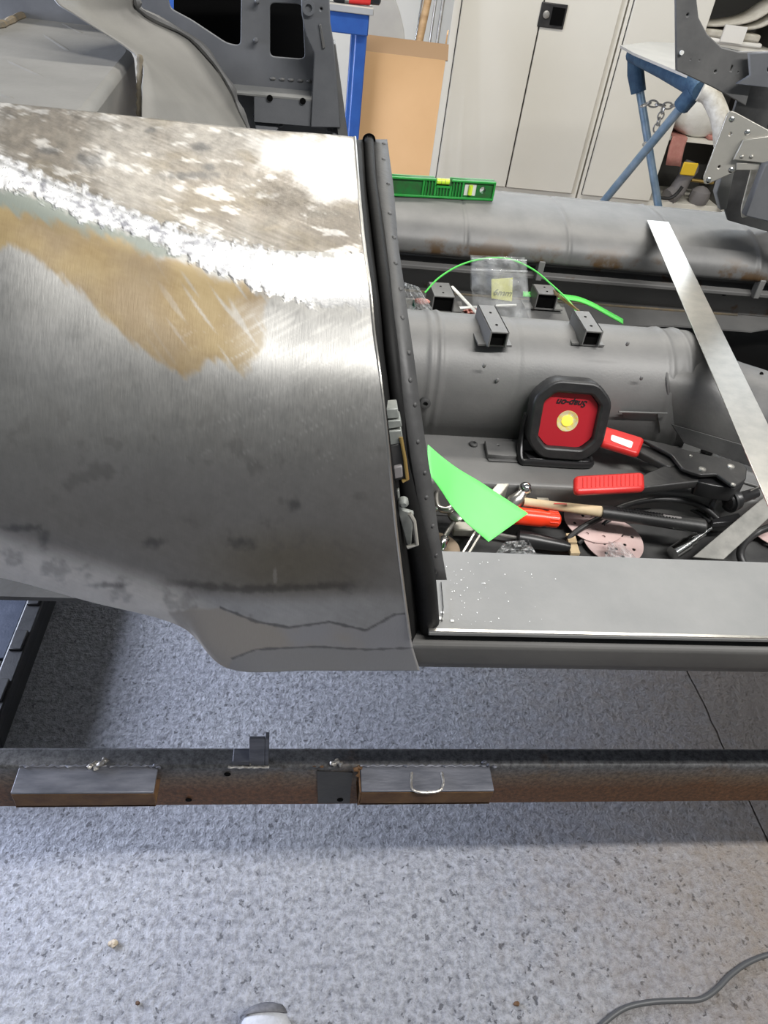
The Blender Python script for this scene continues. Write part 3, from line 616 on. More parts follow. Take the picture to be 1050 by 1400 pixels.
# --- far rear: inner side panel with openings, post, ledge, big hole
py = PY(1.58)
plate('inner_side_panel', py, py.px([(175,-60),(185,0),(195,15),(267,57),(311,113),(345,180),(463,190),(460,120),(432,70),(430,0),(428,-60)]),
      [py.px(roundpoly([(226,-20),(331,-20),(330,64),(310,60),(262,28),(232,12)], [2,2,12,8,8,8])), py.px(roundpoly([(368,2),(414,4),(418,82),(368,78)], 9))], .006, M['primer_blue'], car, bev=.0015)
MB().prism([py.hit(226,-60)+V(0,.10,0), py.hit(440,-60)+V(0,.10,0), py.hit(450,130)+V(0,.10,0), py.hit(226,130)+V(0,.10,0)], (0, .004, 0)).build('outer_skin_inside', M['black'], car)
pb = PY(1.535)
plate('door_post', pb, pb.px([(411,-60),(447,-60),(450,30),(455,60),(464,172),(426,172),(431,72),(420,48),(414,20)]), [pb.circ(439,12,.004)], .010, M['primer_blue'], car, bev=.002)
plate('post_side', PY(1.56), PY(1.56).px([(449,57),(458,58),(475,186),(463,186)]), [], .05, M['primer_mid'], car, bev=.001)
MB().lathe([(0, .011), (.006, .011), (.006, .006), (.002, .006)], pb.hit(422,10)+V(0, -.005, 0), (0, -1, 0), 20).build('post_ring', M['primer_blue'], car, smooth=True)
MB().prism([pb.hit(436,32)+V(0,-.006,0), pb.hit(439,32)+V(0,-.006,0), pb.hit(445,64)+V(0,-.006,0), pb.hit(441,66)+V(0,-.006,0)], (0, -.002, 0)).build('post_swage', M['primer_mid'], car, bevel=.0008)
for (u, v) in ((352,2),(350,55)):
    MB().lathe([(0, .004), (.014, .004), (.016, .002)], py.hit(u, v)+V(0, -.002, 0), (0, -1, .2), 12).build('stud', M['primer_blue'], car, smooth=True)
a, b_ = py.hit(320,114), py.hit(429,124)
MB().par(a, b_-a, V(0, -.045, -.006), V(0, 0, -.003)).build('ledge_top', M['primer_sill'], car)
MB().par(a+V(.04, -.045, -.009), (b_-a)-V(.04, 0, 0), V(0, .003, 0), V(0, 0, -.042)).build('ledge_front', M['primer_blue'], car)
pf = PY(1.58-.046)
for (u, v) in ((369,134),(414,138)):
    MB().disc(pf.hit(u, v)+V(0, -.001, 0), (0, -1, 0), .0055, .001).build('slot_hole', M['black'], car)
for k in range(5):
    MB().ball(py.hit(373+k*12.5, 107+k*.9)+V(0, -.003, 0), .006, .003, .003, 6).build('weld_dab', M['primer_mid'], car, smooth=True)
ph = PL(py.hit(400,157)+V(0, 0, 0), (0, -.45, 1))
plate('shelf_with_hole', ph, ph.px([(346,157),(463,165),(475,200),(355,195)]), [ph.circ(417,186,.055,28,.050), ph.circ(383,171,.005), ph.circ(450,178,.005)], .003, M['primer_blue'], car, bev=.0008)
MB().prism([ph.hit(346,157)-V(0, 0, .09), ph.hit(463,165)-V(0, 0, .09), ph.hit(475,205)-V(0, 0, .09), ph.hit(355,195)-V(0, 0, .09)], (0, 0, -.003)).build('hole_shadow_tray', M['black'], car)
# wheel arch inner, rising to a flange seam
s1 = [(178,-45,1.55),(187,0,1.55),(200,20,1.55),(267,57,1.54),(311,113,1.53),(325,145,1.525),(343,185,1.52)]
s2 = [(110,-45,1.46),(120,0,1.45),(145,30,1.45),(222,80,1.43),(285,138,1.42),(300,155,1.41),(325,185,1.40)]
s3 = [(60,-45,1.35),(75,0,1.33),(105,22,1.32),(188,78,1.30),(194,120,1.20),(194,150,1.16),(194,190,1.12)]
rr_ = [sv([V(*P(u, v, Y=y)) for u, v, y in r], 30) for r in (s1, s2, s3)]
gg = [sv([rr_[i][j] for i in range(3)], 14) for j in range(30)]
g_ = MB().grid(gg).build('wheel_arch_inner', M['primer_arch'], car, smooth=True, autosm=False); solid(g_, .002, 0)
MB().tube([p+V(.002, -.012, .003) for p in rr_[0]], [.0055+.002*math.sin(i*1.3) for i in range(30)], 8).build('arch_flange_seam', M['primer_mid'], car, smooth=True)
# boxed hump with pressed ribs
hz = 1.105; ph = PZ(hz)
hp = roundpoly(ph.px([(-60,36),(40,14),(96,14),(186,68),(116,158),(-60,150)]), .04)
me_ = MB().prism([ph.at(x, y) for x, y in hp], (0, 0, -.22))
me_.build('rear_hump', M['primer_arch'], car, bevel=.022)
for (p, q) in (((0,78),(70,110)), ((52,42),(104,76)), ((-30,118),(28,138)), ((78,28),(120,50))):
    a, b_ = ph.hit(*p), ph.hit(*q); pts = [a.lerp(b_, k/8)+V(0, 0, -.0050) for k in range(9)]
    MB().tube(pts, [.002, .0065, .008, .008, .008, .008, .008, .0065, .002], 10, flat=.75).build('pressed_rib', M['primer_arch'], car, smooth=True)
sbd = [P(191, v, Y=1.29-.02*(v-75)/30) for v in range(76, 180, 6)]
MB().tube(sbd, [.004+.0015*(k % 2) for k in range(len(sbd))], 8).build('weld_seam', M['seam'], car, smooth=True)
pr = PY(1.62)
MB().prism([pr.hit(-90,-80), pr.hit(180,-80), pr.hit(195,30), pr.hit(-90,60)], (0, .004, 0)).build('rear_panel', M['primer_blue'], car)
M_=0
bd = [ph.hit(*p)+V(0, .01, .002) for p in ((-40,46),(0,38),(25,26),(50,20),(70,10),(98,12),(122,22),(136,30))]
MB().tube(sv(bd, 30), [.007+.004*noise.noise(V(k*.9, 0, 0)) for k in range(30)], 8).build('sealer_bead', M['tan_sealer'], car, smooth=True, label='brown lumpy sealer bead')
# closed underside so no daylight passes through the shell
MB().box(-1.2, .128, .50, 1.75, .80, .805).build('boot_floor', M['primer_dark'], car)
MB().prism([(.088, .60, .60), (.088, 1.56, .60), (.088, 1.56, .80), (.088, .55, .80), (.088, .55, .66)], (-.004, 0, 0)).build('rear_bulkhead', M['primer_dark'], car)
MB().box(.09, 1.7, .615, 1.80, .575, .579).build('underside', M['primer_dark'], car)
# --- far A-post, hinge panel
pa = PY(1.60)
plate('hinge_post_panel', pa, pa.px([(925,-60),(924,0),(925,95),(932,98),(975,118),(1018,142),(1030,100),(1085,110),(1085,72),(1010,72),(985,66),(965,48),(953,25),(950,0),(950,-60)]),
      [pa.circ(939,20,.004), pa.px([(995,97),(999,87),(1003,88),(999,99)]), pa.circ(977,97,.004), pa.circ(943,81,.002), pa.circ(955,82,.002), pa.circ(1008,98,.0025)], .008, M['primer_mid'], car, bev=.002)
MB().prism([pa.hit(930,5)+V(0,.02,0), pa.hit(948,5)+V(0,.02,0), pa.hit(965,60)+V(0,.02,0), pa.hit(1060,82)+V(0,.02,0), pa.hit(1016,134)+V(0,.02,0), pa.hit(935,94)+V(0,.02,0)], (0, .002, 0)).build('hole_shade_backing', M['black'], car)  # black sheet added behind the panel so its holes look dark
MB().disc(pa.hit(930,71)+V(0, -.006, 0), (0, -1, 0), .004, .003, 12).build('bright_rivet', M['white_plastic'], car)
plate('scuttle_bracket', PY(1.58), PY(1.58).px([(1024,74),(1085,70),(1085,122),(1010,113),(1026,103)]), [PY(1.58).circ(1053,93,.009)], .008, M['primer_blue'], car, bev=.002)
pd = PY(1.66)
plate('footwell_side', pd, pd.px([(1016,108),(1100,108),(1100,330),(995,300),(986,270),(1000,200),(1000,160)]), [], .008, M['primer_dark'], car, bev=.001)
plate('post_edge', PY(1.64), PY(1.64).px([(978,262),(985,240),(1000,200),(1006,205),(990,283),(984,284)]), [], .02, M['primer_sill'], car, bev=.002)
pd2 = PY(1.52)
plate('bulkhead_side', pd2, pd2.px([(1044,225),(1110,200),(1110,360),(1050,300),(1018,292)]), [], .02, M['primer_blue'], car, bev=.002)
MB().box(1.18, 1.24, 1.56, 1.80, .66, .87).build('sill_end', M['primer_mid'], car, bevel=.006)
MB().prism([(1.241, 1.60, .70), (1.241, 1.79, .70), (1.241, 1.79, .82), (1.241, 1.75, .84), (1.241, 1.62, .84), (1.241, 1.59, .80)], (.5, 0, 0)).build('front_sill', M['primer_mid'], car, bevel=.01)
hg = PL(pa.hit(1000,200)+V(0, -.05, 0), (-.25, -1, .15))
hw = plate('hinge_plate', hg, roundpoly(hg.px([(997,150),(1060,184),(1060,212),(1018,228),(964,252),(962,243)]), .012), [hg.circ(*q, .0042, 12) for q in ((1000,163),(1021,181),(998,183),(983,228),(999,232),(968,246))], .006, M['hinge'], car, bev=.0015, label='zinc plated door hinge plate with screw holes')
for q in ((1000,163),(1021,181),(999,232),(968,246)):
    MB().lathe([(0, .0055), (.0015, .0055), (.003, .003)], hg.hit(*q)+hg.n*.002, hg.n, 10).build('hinge_screw', M['chrome'], hw, smooth=True)
MB().prism([hg.hit(1014,190)+hg.n*.004, hg.hit(1065,182)+hg.n*.004, hg.hit(1065,225)+hg.n*.004, hg.hit(1000,218)+hg.n*.004], hg.n*.010).build('hinge_knuckle', M['hinge'], hw, bevel=.002)
MB().prism([hg.hit(1006,222)+hg.n*.003, hg.hit(1050,222)+hg.n*.003, hg.hit(1040,232)+hg.n*.003, hg.hit(1005,232)+hg.n*.003], hg.n*.006).build('hinge_tab', M['hinge'], hw, bevel=.001)
for q in ((1012,213),(1025,213)):
    MB().ball(hg.hit(*q)+hg.n*.014, .004, n=6).build('hinge_rivet', M['hinge'], hw, smooth=True)
ps = PL(pa.hit(1030,250)+V(0, -.04, 0), (-.5, -1, 0))
plate('hinge_flange', ps, roundpoly(ps.px([(1028,230),(1050,215),(1062,225),(1032,290),(1015,297),(1014,285)]), .005), [ps.circ(1025,272,.004)], .012, M['hinge_white'], car, bev=.002, label='cream edge flange below the hinge')
MB().lathe([(0, .012), (.02, .012), (.022, .008)], pa.hit(1048,165)+V(0, -.03, 0), (-.3, -1, 0), 6).build('hinge_bolt', M['chrome'], car)

# ------------------------------------------------------------------ dolly rail
rz = .45
yb = P(525, 1022, Z=rz).y; yf = P(525, 1048, Z=rz).y; zb = P(525, 1100, Y=yf).z
rail = empty('dolly_rail', (.3, (yb+yf)/2, 0), 'long rust-streaked steel dolly rail running below the near sill', 'rail')
MB().box(-1.6, 2.2, yf, yb, zb, rz).build('rail_tube', M['rail'], rail, bevel=.004)
for x in (-1.5, 2.1):
    MB().box(x-.03, x+.03, yf+.002, yb-.002, 0, zb).build('leg', M['rail'], rail)
ys = P(525, 1082, Z=rz).y; zs = P(525, 1100, Y=ys).z
for (ua, ub) in ((22, 214), (493, 672)):
    xa, xb = P(ua, 1062, Z=rz).x, P(ub, 1062, Z=rz).x; t = .0035; h1 = rz+.001
    s_ = MB().box(xa, xb, ys, yf, h1-t, h1).build('box_section', M['box_section'], rail, bevel=.001)
    MB().box(xa, xb, ys, ys+t, zs, h1-.0045).build('section_face', M['rust_edge'], s_, bevel=.001)
    MB().box(xa, xb, ys, yf, zs, zs+t).build('section_floor', M['rust_edge'], s_)
    wl = MB().tube([(xa+(xb-xa)*k/40, yf+.001*math.sin(k*2.1), h1+.0005) for k in range(41)], [.0016+.0008*math.sin(k*3.7) for k in range(41)], 6).build('weld_bead', M['weld'] if False else M['box_section'], s_, smooth=True)
xw = P(492, 1070, Z=rz).x
MB().tube([(xw, ys, rz), (xw-.001, yf, rz+.002), (xw, yf-.002, zs), (xw, ys, zs), (xw, ys, rz)], .0012, 6).build('torch_cut_edge', M['rust_edge'], rail, smooth=True)
# dark undercoat patch and holes
pk = PY(yf-.0008)
plate('paint_patch', pk, pk.px([(433,1054),(482,1056),(478,1098),(435,1098)]), [], .0006, M['satin_black'], rail)
for (u, v) in ((258,1093),(465,1093),(311,1058)):
    MB().disc(pk.hit(u, v)+V(0, -.0004, 0), (0, -1, 0), .0045, .0006, 14).build('drilled_hole', M['black'], rail)
# upright angle bracket
a = P(341,1046,Z=rz); b_ = P(362,1046,Z=rz); hgt = P(341,1010,Y=a.y).z-rz
MB().par(a, b_-a, V(0, .004, 0), V(0, 0, hgt)).build('bracket_plate', M['box_section'], rail, bevel=.0008)
MB().par(b_, V(.005, 0, 0), V(0, .010, 0), V(0, 0, hgt)).build('bracket_side', M['box_section'], rail, bevel=.0008)
MB().par(P(318,1046,Z=rz), P(341,1046,Z=rz)-P(318,1046,Z=rz), V(0, .02, 0), V(0, 0, .008)).build('bracket_base', M['box_section'], rail, bevel=.0008)
MB().tube([P(u, 1049+.6*math.sin(u), Z=rz+.001) for u in range(312, 370, 4)], [.0016+.0003*math.sin(u*1.9) for u in range(312, 370, 4)], 6).build('weld_bead', M['weld'], rail, smooth=True)
MB().tube([P(342, v, Z=rz+.004) for v in (1046,1040,1034)], .0012, 6).build('tack_weld', M['weld'], rail, smooth=True)
def blob(pts, name, parent, r=.005, sd=0, mt='weld'):
    b = MB()
    for k, (u, v) in enumerate(pts):
        b.ball(P(u, v, Z=rz+.004), r*(.7+.5*abs(math.sin(k*2.3+sd))), r*.8, r*.7, 6)
    me_ = b.mesh(); 
    for v_ in me_.vertices: v_.co += V(*(noise.noise_vector(v_.co*260)*.0022))
    return link(name, me_, M[mt], parent, smooth=True)
blob([(123,1048),(130,1044),(137,1045),(144,1040),(131,1050)], 'weld_spatter', rail, .0045)
blob([(455,1044),(461,1041),(466,1045)], 'weld_spatter', rail, .004, 2)
blob([(430,1047),(440,1048)], 'weld_spatter', rail, .002, 2, 'rust_edge')
blob([(212,1047),(217,1049)], 'weld_spatter', rail, .0028, 2, 'box_section')
blob([(662,1042),(668,1046),(676,1048)], 'weld_spatter', rail, .003, 4, 'box_section')
blob([(486,1052),(489,1060),(492,1050)], 'weld_spatter', rail, .0035, 4, 'rust_edge')
ub_ = [(563,1056),(562,1068),(564,1079),(575,1083),(590,1083),(602,1080),(606,1070),(604,1056)]
MB().tube(sv([P(u, v, Z=rz+.002) for u, v in ub_], 40), [.0019+.0002*math.sin(k*2.2) for k in range(40)], 8).build('weld_bead', M['weld'], rail, smooth=True, label='bright horseshoe shaped weld bead')

# ------------------------------------------------------------------ tools and bits in the near footwell
fz = .610
# work light
lc = P(777, 575, Y=.945); lp = PL(lc, (-.06, -1, .28), (1, 0, 0))
wl = empty('work_light', P(770, 632, Z=lz), 'red and black square LED work light standing on the ledge beside red handled pliers', 'work light')
def octo(hw_, hh_, c_, r): return roundpoly([(-hw_+c_, -hh_), (hw_-c_, -hh_), (hw_, -hh_+c_), (hw_, hh_-c_), (hw_-c_, hh_), (-hw_+c_, hh_), (-hw_, hh_-c_), (-hw_, -hh_+c_)], r)
k_ = .001
W_ = .0575
plate('rubber_frame', lp, octo(W_, W_+.0025, .025, .012), [octo(W_*.78+.003, W_*.78+.003, .018, .006)], .034, M['rubber'], wl, bev=.004, off=-.010)
plate('body', lp, octo(W_*.9, W_*.9, .022, .008), [], .030, M['plastic_black'], wl, off=-.022)
plate('front_panel', lp, octo(W_*.76, W_*.76, .017, .006), [[(.0168*math.cos(a*math.pi/12), .0168*math.sin(a*math.pi/12)-.002) for a in range(24)]], .004, M['red_panel'], wl, off=-.006, label='red front panel')
led = mat('led_chip', (.9, .75, .1), None, .4, emit=(1, .75, .05), es=.9); ledr = mat('led_reflector', (.85, .68, .10), (.70, .68, .55), .3, .2, 220)
MB().lathe([(0, .0170), (.002, .0170), (.002, .0155), (-.001, .0095), (-.001, 0)], lp.at(0, -.002, -.0055), lp.n, 28).build('reflector', ledr, wl, smooth=True)
MB().lathe([(0, .0092), (.0022, .0085), (.003, .006), (.0032, 0)], lp.at(0, -.002, -.0062), lp.n, 20).build('led_chip', led, wl, smooth=True)
tm = text_mesh('Snap-on', .0145, .35, .0004); tm.transform(lp.mat() @ Matrix.Translation((.002, .0275, -.0035)) @ Matrix.Rotation(math.pi, 4, 'Z'))
link('lettering', tm, M['plastic_black'], wl)
b0, b1 = P(708, 604, Y=.955), P(712, 630, Y=.93)
st = [lp.at(-W_-.004, .0, -.02), lp.at(-W_-.006, -.03, -.022), V(*P(712, 628, Z=lz+.008)), V(*P(730, 632, Z=lz+.008)), V(*P(800, 636, Z=lz+.008)), V(*P(806, 630, Z=lz+.008)), lp.at(W_*.75, -.04, -.03)]
MB().tube(sv(st, 50), .0065, 10, flat=.7).build('stand', M['plastic_black'], wl, smooth=True)
MB().prism([P(712,622,Z=lz+.002), P(806,626,Z=lz+.002), P(804,638,Z=lz+.002), P(722,634,Z=lz+.002)], (0, 0, .010)).build('stand_foot', M['plastic_black'], wl, bevel=.002)
# locking clamp
TZ = .712
cl = empty('locking_clamp', P(930, 640, Z=lz), 'large black locking clamp with two red handle grips beside the work light', 'clamp')
def slab(name, px_, z, th, mt, par_, bev=.0015, holes=(), **k):
    q = PZ(z); return plate(name, q, roundpoly(q.px(px_), .004), list(holes), th, mt, par_, bev=bev, off=-th/2, **k)
slab('handle_grip', [(826,583),(878,599),(871,617),(825,603)], TZ+.018, .012, M['red'], cl, .004, label='upper red grip with a cream sticker')
lbl = slab('sticker', [(836,594),(866,604),(863,613),(835,602)], TZ+.0186, .0004, M['paper'], cl, 0)
slab('lever_arm', [(872,616),(877,602),(919,618),(934,634),(914,637)], TZ+.006, .012, M['satin_black'], cl, .002)
slab('upper_plate', [(878,600),(914,608),(926,612),(960,621),(1011,632),(1020,639),(1019,654),(1004,664),(980,647),(957,648),(934,640),(919,621)], TZ+.016, .006, M['satin_black'], cl, .0015)
slab('lower_arm', [(876,652),(896,643),(914,636),(934,633),(957,645),(957,656),(878,665)], TZ+.004, .014, M['satin_black'], cl, .003)
slab('handle_grip', [(790,652),(877,647),(878,664),(790,668)], TZ+.010, .012, M['red'], cl, .005, label='lower ribbed red grip')
for k in range(14):
    MB().tube([P(797+k*5.8, 653-.35*k, Z=TZ+.0102), P(797+k*5.8, 666.5-.25*k, Z=TZ+.0102)], .0007, 6).build('grip_rib', M['red'], cl)
slab('jaw', [(955,648),(985,646),(1019,640),(1016,660),(1004,667),(972,662),(955,658)], TZ+.004, .026, M['plastic_black'], cl, .002)
for (u, v, r) in ((960,642,.006),(999,638,.006),(944,624,.003),(1002,663,.004)):
    MB().lathe([(0, r), (.002, r*.9), (.003, r*.3)], P(u, v, Z=TZ+.016), (0, 0, 1), 14).build('rivet', M['cast'], cl, smooth=True)
# supports under the clamp rest: pivot spacer down to ledge
slab('release_lever', [(905,640),(935,630),(950,640),(920,646)], TZ-.010, .022, M['satin_black'], cl, .002)
# hammer
hm_ = empty('ball_pein_hammer', P(830, 700, Z=fz), 'ball pein hammer with wooden shaft and black ribbed rubber grip', 'hammer')
hz_ = .668
hA, hB, hC = P(716, 686, Z=hz_), P(822, 700, Z=hz_), P(964, 720, Z=hz_)
MB().tube([hA, hA.lerp(hB, .4), hB+V(.01, 0, 0)], [.0075, .0075, .0095], 14, flat=.85).build('shaft', M['wood_pale'], hm_, smooth=True)
MB().tube([hB, hB.lerp(hC, .1), hB.lerp(hC, .5), hB.lerp(hC, .9), hB.lerp(hC, .98), hC], [.0110, .0118, .0112, .0128, .0125, .009], 16, flat=.9).build('grip', M['rubber'], hm_, smooth=True)
ax = (hC-hB).normalized(); sd_ = ax.cross(V(0, 0, 1)).normalized()
for k in range(40):
    q = .14+.55*(k//2)/19; c_ = hB.lerp(hC, q)+V(0, 0, .0098)-sd_*(.003 if k % 2 else -.003); MB().box(c_.x-.0012, c_.x+.0012, c_.y-.001, c_.y+.001, c_.z-.001, c_.z+.0012).build('grip_stud', M['rubber'], hm_)
c_ = hB.lerp(hC, .66)+V(0, 0, .0098); MB().tube([c_-ax*.014, c_+ax*.014], .003, 10, flat=.4).build('grip_badge', M['grey_plastic'], hm_, smooth=True)
hd = [P(698,694,Z=hz_-.012), P(704,686,Z=hz_-.004), P(710,680,Z=hz_+.003), P(714,674,Z=hz_+.007), P(717,670,Z=hz_+.010)]
MB().tube(hd, [.0125, .013, .0105, .0075, .008], 16).build('head', M['steel'], hm_, smooth=True)
MB().ball(P(718,668,Z=hz_+.012), .0105, n=10).build('ball_face', M['chrome'], hm_, smooth=True)
MB().box(hB.x-.075, hB.x-.055, hB.y-.001+.006, hB.y+.001+.006, hz_+.0076, hz_+.0080).build('shaft_mark', M['red'], hm_)
# green card
rws = [[(585,608,.80),(585,622,.80),(587,637,.80),(590,652,.80)], [(606,626,.772),(605,640,.77),(604,655,.77),(604,672,.77)], [(628,642,.748),(624,658,.745),(619,675,.745),(616,690,.745)], [(655,658,.730),(648,679,.728),(642,698,.727),(636,713,.727)], [(690,681,.722),(677,697,.720),(664,712,.720),(653,728,.719)], [(722,702,.718),(704,715,.716),(686,728,.716),(668,741,.715)]]
gr = [sv([P(u, v, Z=z) for u, v, z in r], 10) for r in rws]; gr2 = [sv([gr[i][j] for i in range(6)], 24) for j in range(10)]
g_ = MB().grid(gr2).build('green_card', M['green_card'], None, smooth=True, autosm=False, label='bright green triangular sheet of card leaning over tools against the shut flange', cat='card'); solid(g_, .0007, 0)
# orange screwdriver handle
a, b_ = P(684,703,Z=.655), P(765,711,Z=.652); ax = (b_-a).normalized(); ln = (b_-a).length
sd = empty('screwdriver', V(a.x, a.y, fz), 'screwdriver with a fat orange-red handle poking out under the green card', 'screwdriver')
MB().lathe([(0, .006), (.006, .010), (.022, .0135), (ln-.03, .0135), (ln-.022, .0118), (ln-.018, .0128), (ln-.004, .0125), (ln, .008), (ln+.001, 0)], a, ax, 22).build('handle', M['orange'], sd, smooth=True)
for k in range(9):
    an = k*2*math.pi/16+.3; s1_ = ax.cross(V(0, 0, 1)).normalized(); u1 = s1_.cross(ax); d_ = s1_*math.cos(an)+u1*math.sin(an)
    MB().tube([a+ax*(ln-.018)+d_*.0128, a+ax*(ln-.005)+d_*.0128], .0010, 6).build('handle_flute', M['orange'], sd)
MB().tube([a+ax*.004, a-ax*.09], .0035, 10).build('shank', M['chrome'], sd, smooth=True)
# black screwdriver
a, b_ = P(706,735,Z=.628), P(779,748,Z=.628); ax = (b_-a).normalized(); ln = (b_-a).length
sd = empty('screwdriver', V(a.x, a.y, fz), 'tapered black tool handle lying below the orange screwdriver handle', 'hand tool')
MB().lathe([(0, .009), (.003, .0125), (.02, .0135), (ln*.55, .011), (ln*.85, .009), (ln, .006), (ln+.002, 0)], a, ax, 20).build('handle', M['plastic_black'], sd, smooth=True)
MB().tube([a, a-ax*.06], .003, 8).build('shank', M['steel'], sd, smooth=True)
# air hose
hs = empty('air_hose', P(880, 700, Z=fz), 'black rubber air hose looped behind the hammer grip with a chrome coupling', 'hose')
hp1 = [(775,738,.622),(795,722,.63),(825,706,.645),(855,691,.66),(895,683,.67),(935,685,.668),(962,694,.66),(980,708,.65),(986,716,.645)]
MB().tube(sv([P(u, v, Z=z) for u, v, z in hp1], 60), .0048, 12).build('hose_loop', M['rubber'], hs, smooth=True)
hp2 = [(790,744,.618),(815,724,.622),(850,702,.635),(895,693,.645),(935,694,.645),(958,703,.642),(972,715,.64)]
MB().tube(sv([P(u, v, Z=z) for u, v, z in hp2], 60), .0036, 12).build('hose_loop', M['rubber'], hs, smooth=True)
MB().prism([P(969,716,Z=.645), P(1006,707,Z=.645), P(1010,712,Z=.645), P(996,720,Z=.645), P(971,722,Z=.645)], (0, 0, .010)).build('nozzle', M['plastic_black'], hs, bevel=.002)
a, b_ = P(972,722,Z=.645), P(917,758,Z=.625); ax = (b_-a).normalized()
MB().lathe([(0, .003), (.018, .003), (.018, .006), (.040, .006), (.040, .009), (.052, .009), (.054, .011), (.085, .011)], a, ax, 18).build('coupling', M['chrome'], hs, smooth=True, label='chrome coupling')
# dark ball-ended tool and straight edge at right
bk = empty('rubber_mallet', P(1010, 690, Z=fz), 'shiny round black knob tool at the right between clamp and steel bar', 'tool')
MB().lathe([(0, .004), (.002, .012), (.010, .0175), (.018, .0175), (.024, .012), (.028, .009), (.06, .008)], P(993,686,Z=.682), (.9, .3, .1), 22).build('knob', M['plastic_black'], bk, smooth=True)
MB().lathe([(0, .019), (.004, .019)], P(996,685,Z=.682), (.9, .3, .1), 22).build('collar', M['rubber'], bk, smooth=True)
q = PL(P(1000,720,Z=.665), (-.12, -.5, 1))
plate('steel_bar', q, q.px([(948,762),(1060,668),(1060,699),(988,765)]), [], .006, M['dark_bar'], None, bev=.001, label='wide flat steel bar lying slanted across the tools at the right', cat='bar')
MB().tube(sv([P(u, v, Z=z) for u, v, z in ((1085,690,.67),(1060,716,.655),(1035,728,.64),(1018,742,.635),(1012,758,.63),(1018,775,.62))], 40), .006, 10).build('rubber_belt', M['rubber'], None, smooth=True, label='thick black rubber loop at the right behind the sill', cat='belt')
MB().tube([P(1026,671,Z=.70), P(1038,665,Z=.70), P(1056,662,Z=.70)], .0012, 6).build('wire_offcut', M['steel'], None, smooth=True, label='short pale wire offcut at the right end of the clamp', cat='wire')
# perforated abrasive discs
def sdisc(cx, cy, R, z, holes, label, mt='sand_pink', tilt=(0, 0, 1)):
    q = PL(P(cx, cy, Z=z), tilt); hs_ = []
    for rr_, n_, ph_ in holes:
        for k in range(n_):
            a = ph_+2*math.pi*k/n_; hs_.append([(rr_*math.cos(a)+.0028*math.cos(b*math.pi/5), rr_*math.sin(a)+.0028*math.sin(b*math.pi/5)) for b in range(10)])
    plate('sanding_disc', q, [(R*math.cos(a*math.pi/24), R*math.sin(a*math.pi/24)) for a in range(48)], hs_, .0012, M[mt], None, label=label, cat='sanding disc', group='sanding discs in the footwell')
HO = ((.034, 8, .2), (.019, 6, .5))
sdisc(812, 712, .048, .628, HO, 'pink perforated sanding disc behind the hammer shaft', tilt=(0, -.1, 1))
sdisc(838, 738, .048, .622, HO, 'pink perforated sanding disc in front of the hammer grip', tilt=(0, -.12, 1))
sdisc(1062, 725, .045, .622, HO, 'pink sanding disc edge at the far right under the steel bar')
sdisc(596, 750, .036, .622, (), 'plain tan sanding disc beside the shut flange', 'sand_tan')
# steel angle block, dish and clamps near the green card
ab = MB(); a = P(662,690,Z=.66); b_ = P(688,655,Z=.672)
q0, q1, q2, q3 = P(655,690,Z=.672), P(686,653,Z=.680), P(701,656,Z=.680), P(672,692,Z=.672)
MB().prism([q0, q1, q2, q3], (0, 0, -.032)).build('steel_block', M['hinge'], None, bevel=.0015, label='bright rectangular steel block between green card and hammer head', cat='block')
MB().lathe([(0, .030), (.006, .036), (.010, .038), (.010, .035), (.004, .028), (.003, 0)], P(665,676,Z=.640), (0, -.1, 1), 32).build('metal_dish', M['steel'], None, smooth=True, label='shallow round metal dish behind the green card', cat='dish')
MB().box(*sorted((P(734,681,Z=.66).x, P(750,681,Z=.66).x)), P(740,692,Z=.66).y, P(740,680,Z=.66).y, .648, .660).build('plastic_block', M['hinge_white'], None, bevel=.001, label='small cream block behind the hammer shaft', cat='block')
cc = empty('bench_clamp', P(606, 690, Z=fz), 'cast steel clamp jaw half hidden beside the shut flange', 'clamp')
MB().tube(sv([P(u, v, Z=.66) for u, v in ((600,668),(597,680),(600,694),(612,697),(620,690))], 24), [.003+.004*k/23 for k in range(24)], 10).build('jaw', M['steel'], cc, smooth=True)
MB().ball(P(596,696,Z=.66), .004, n=6).build('pin', M['chrome'], cc, smooth=True)
sc_ = empty('clamp_screw', P(620, 705, Z=fz), 'clamp screw with round steel pad just left of green card tip', 'clamp')
MB().lathe([(0, .011), (.006, .013), (.008, .013), (.010, .010)], P(622,706,Z=.645), (0, -.3, 1), 20).build('swivel_pad', M['steel'], sc_, smooth=True)
MB().box(P(620,722,Z=.632).x, P(650,722,Z=.632).x, P(620,724,Z=.632).y, P(620,712,Z=.632).y, .618, .632).build('clamp_bar', M['hinge'], sc_, bevel=.002)
MB().tube([P(621,712,Z=.643), P(606,738,Z=.632)], .0038, 10).build('threaded_rod', M['cast'], sc_, smooth=True)
MB().lathe([(0, .004), (.004, .007), (.022, .006), (.03, .002)], P(609,734,Z=.634), (P(603,754,Z=.63)-P(609,734,Z=.634)), 14).build('tommy_end', M['chrome'], sc_, smooth=True)
for (q0, q1, lb) in (((625,768),(652,722), 'thin bright steel strip left of the green card tip'), ((632,770),(660,724), 'dark steel strip directly under the green card tip')):
    a, b_ = P(*q0, Z=.622), P(*q1, Z=.632); MB().par(a, b_-a, V(.004, 0, 0), V(0, 0, .006)).build('steel_strip', M['steel'] if 'bright' in lb else M['cast'], None, bevel=.0005, label=lb, cat='steel strip')
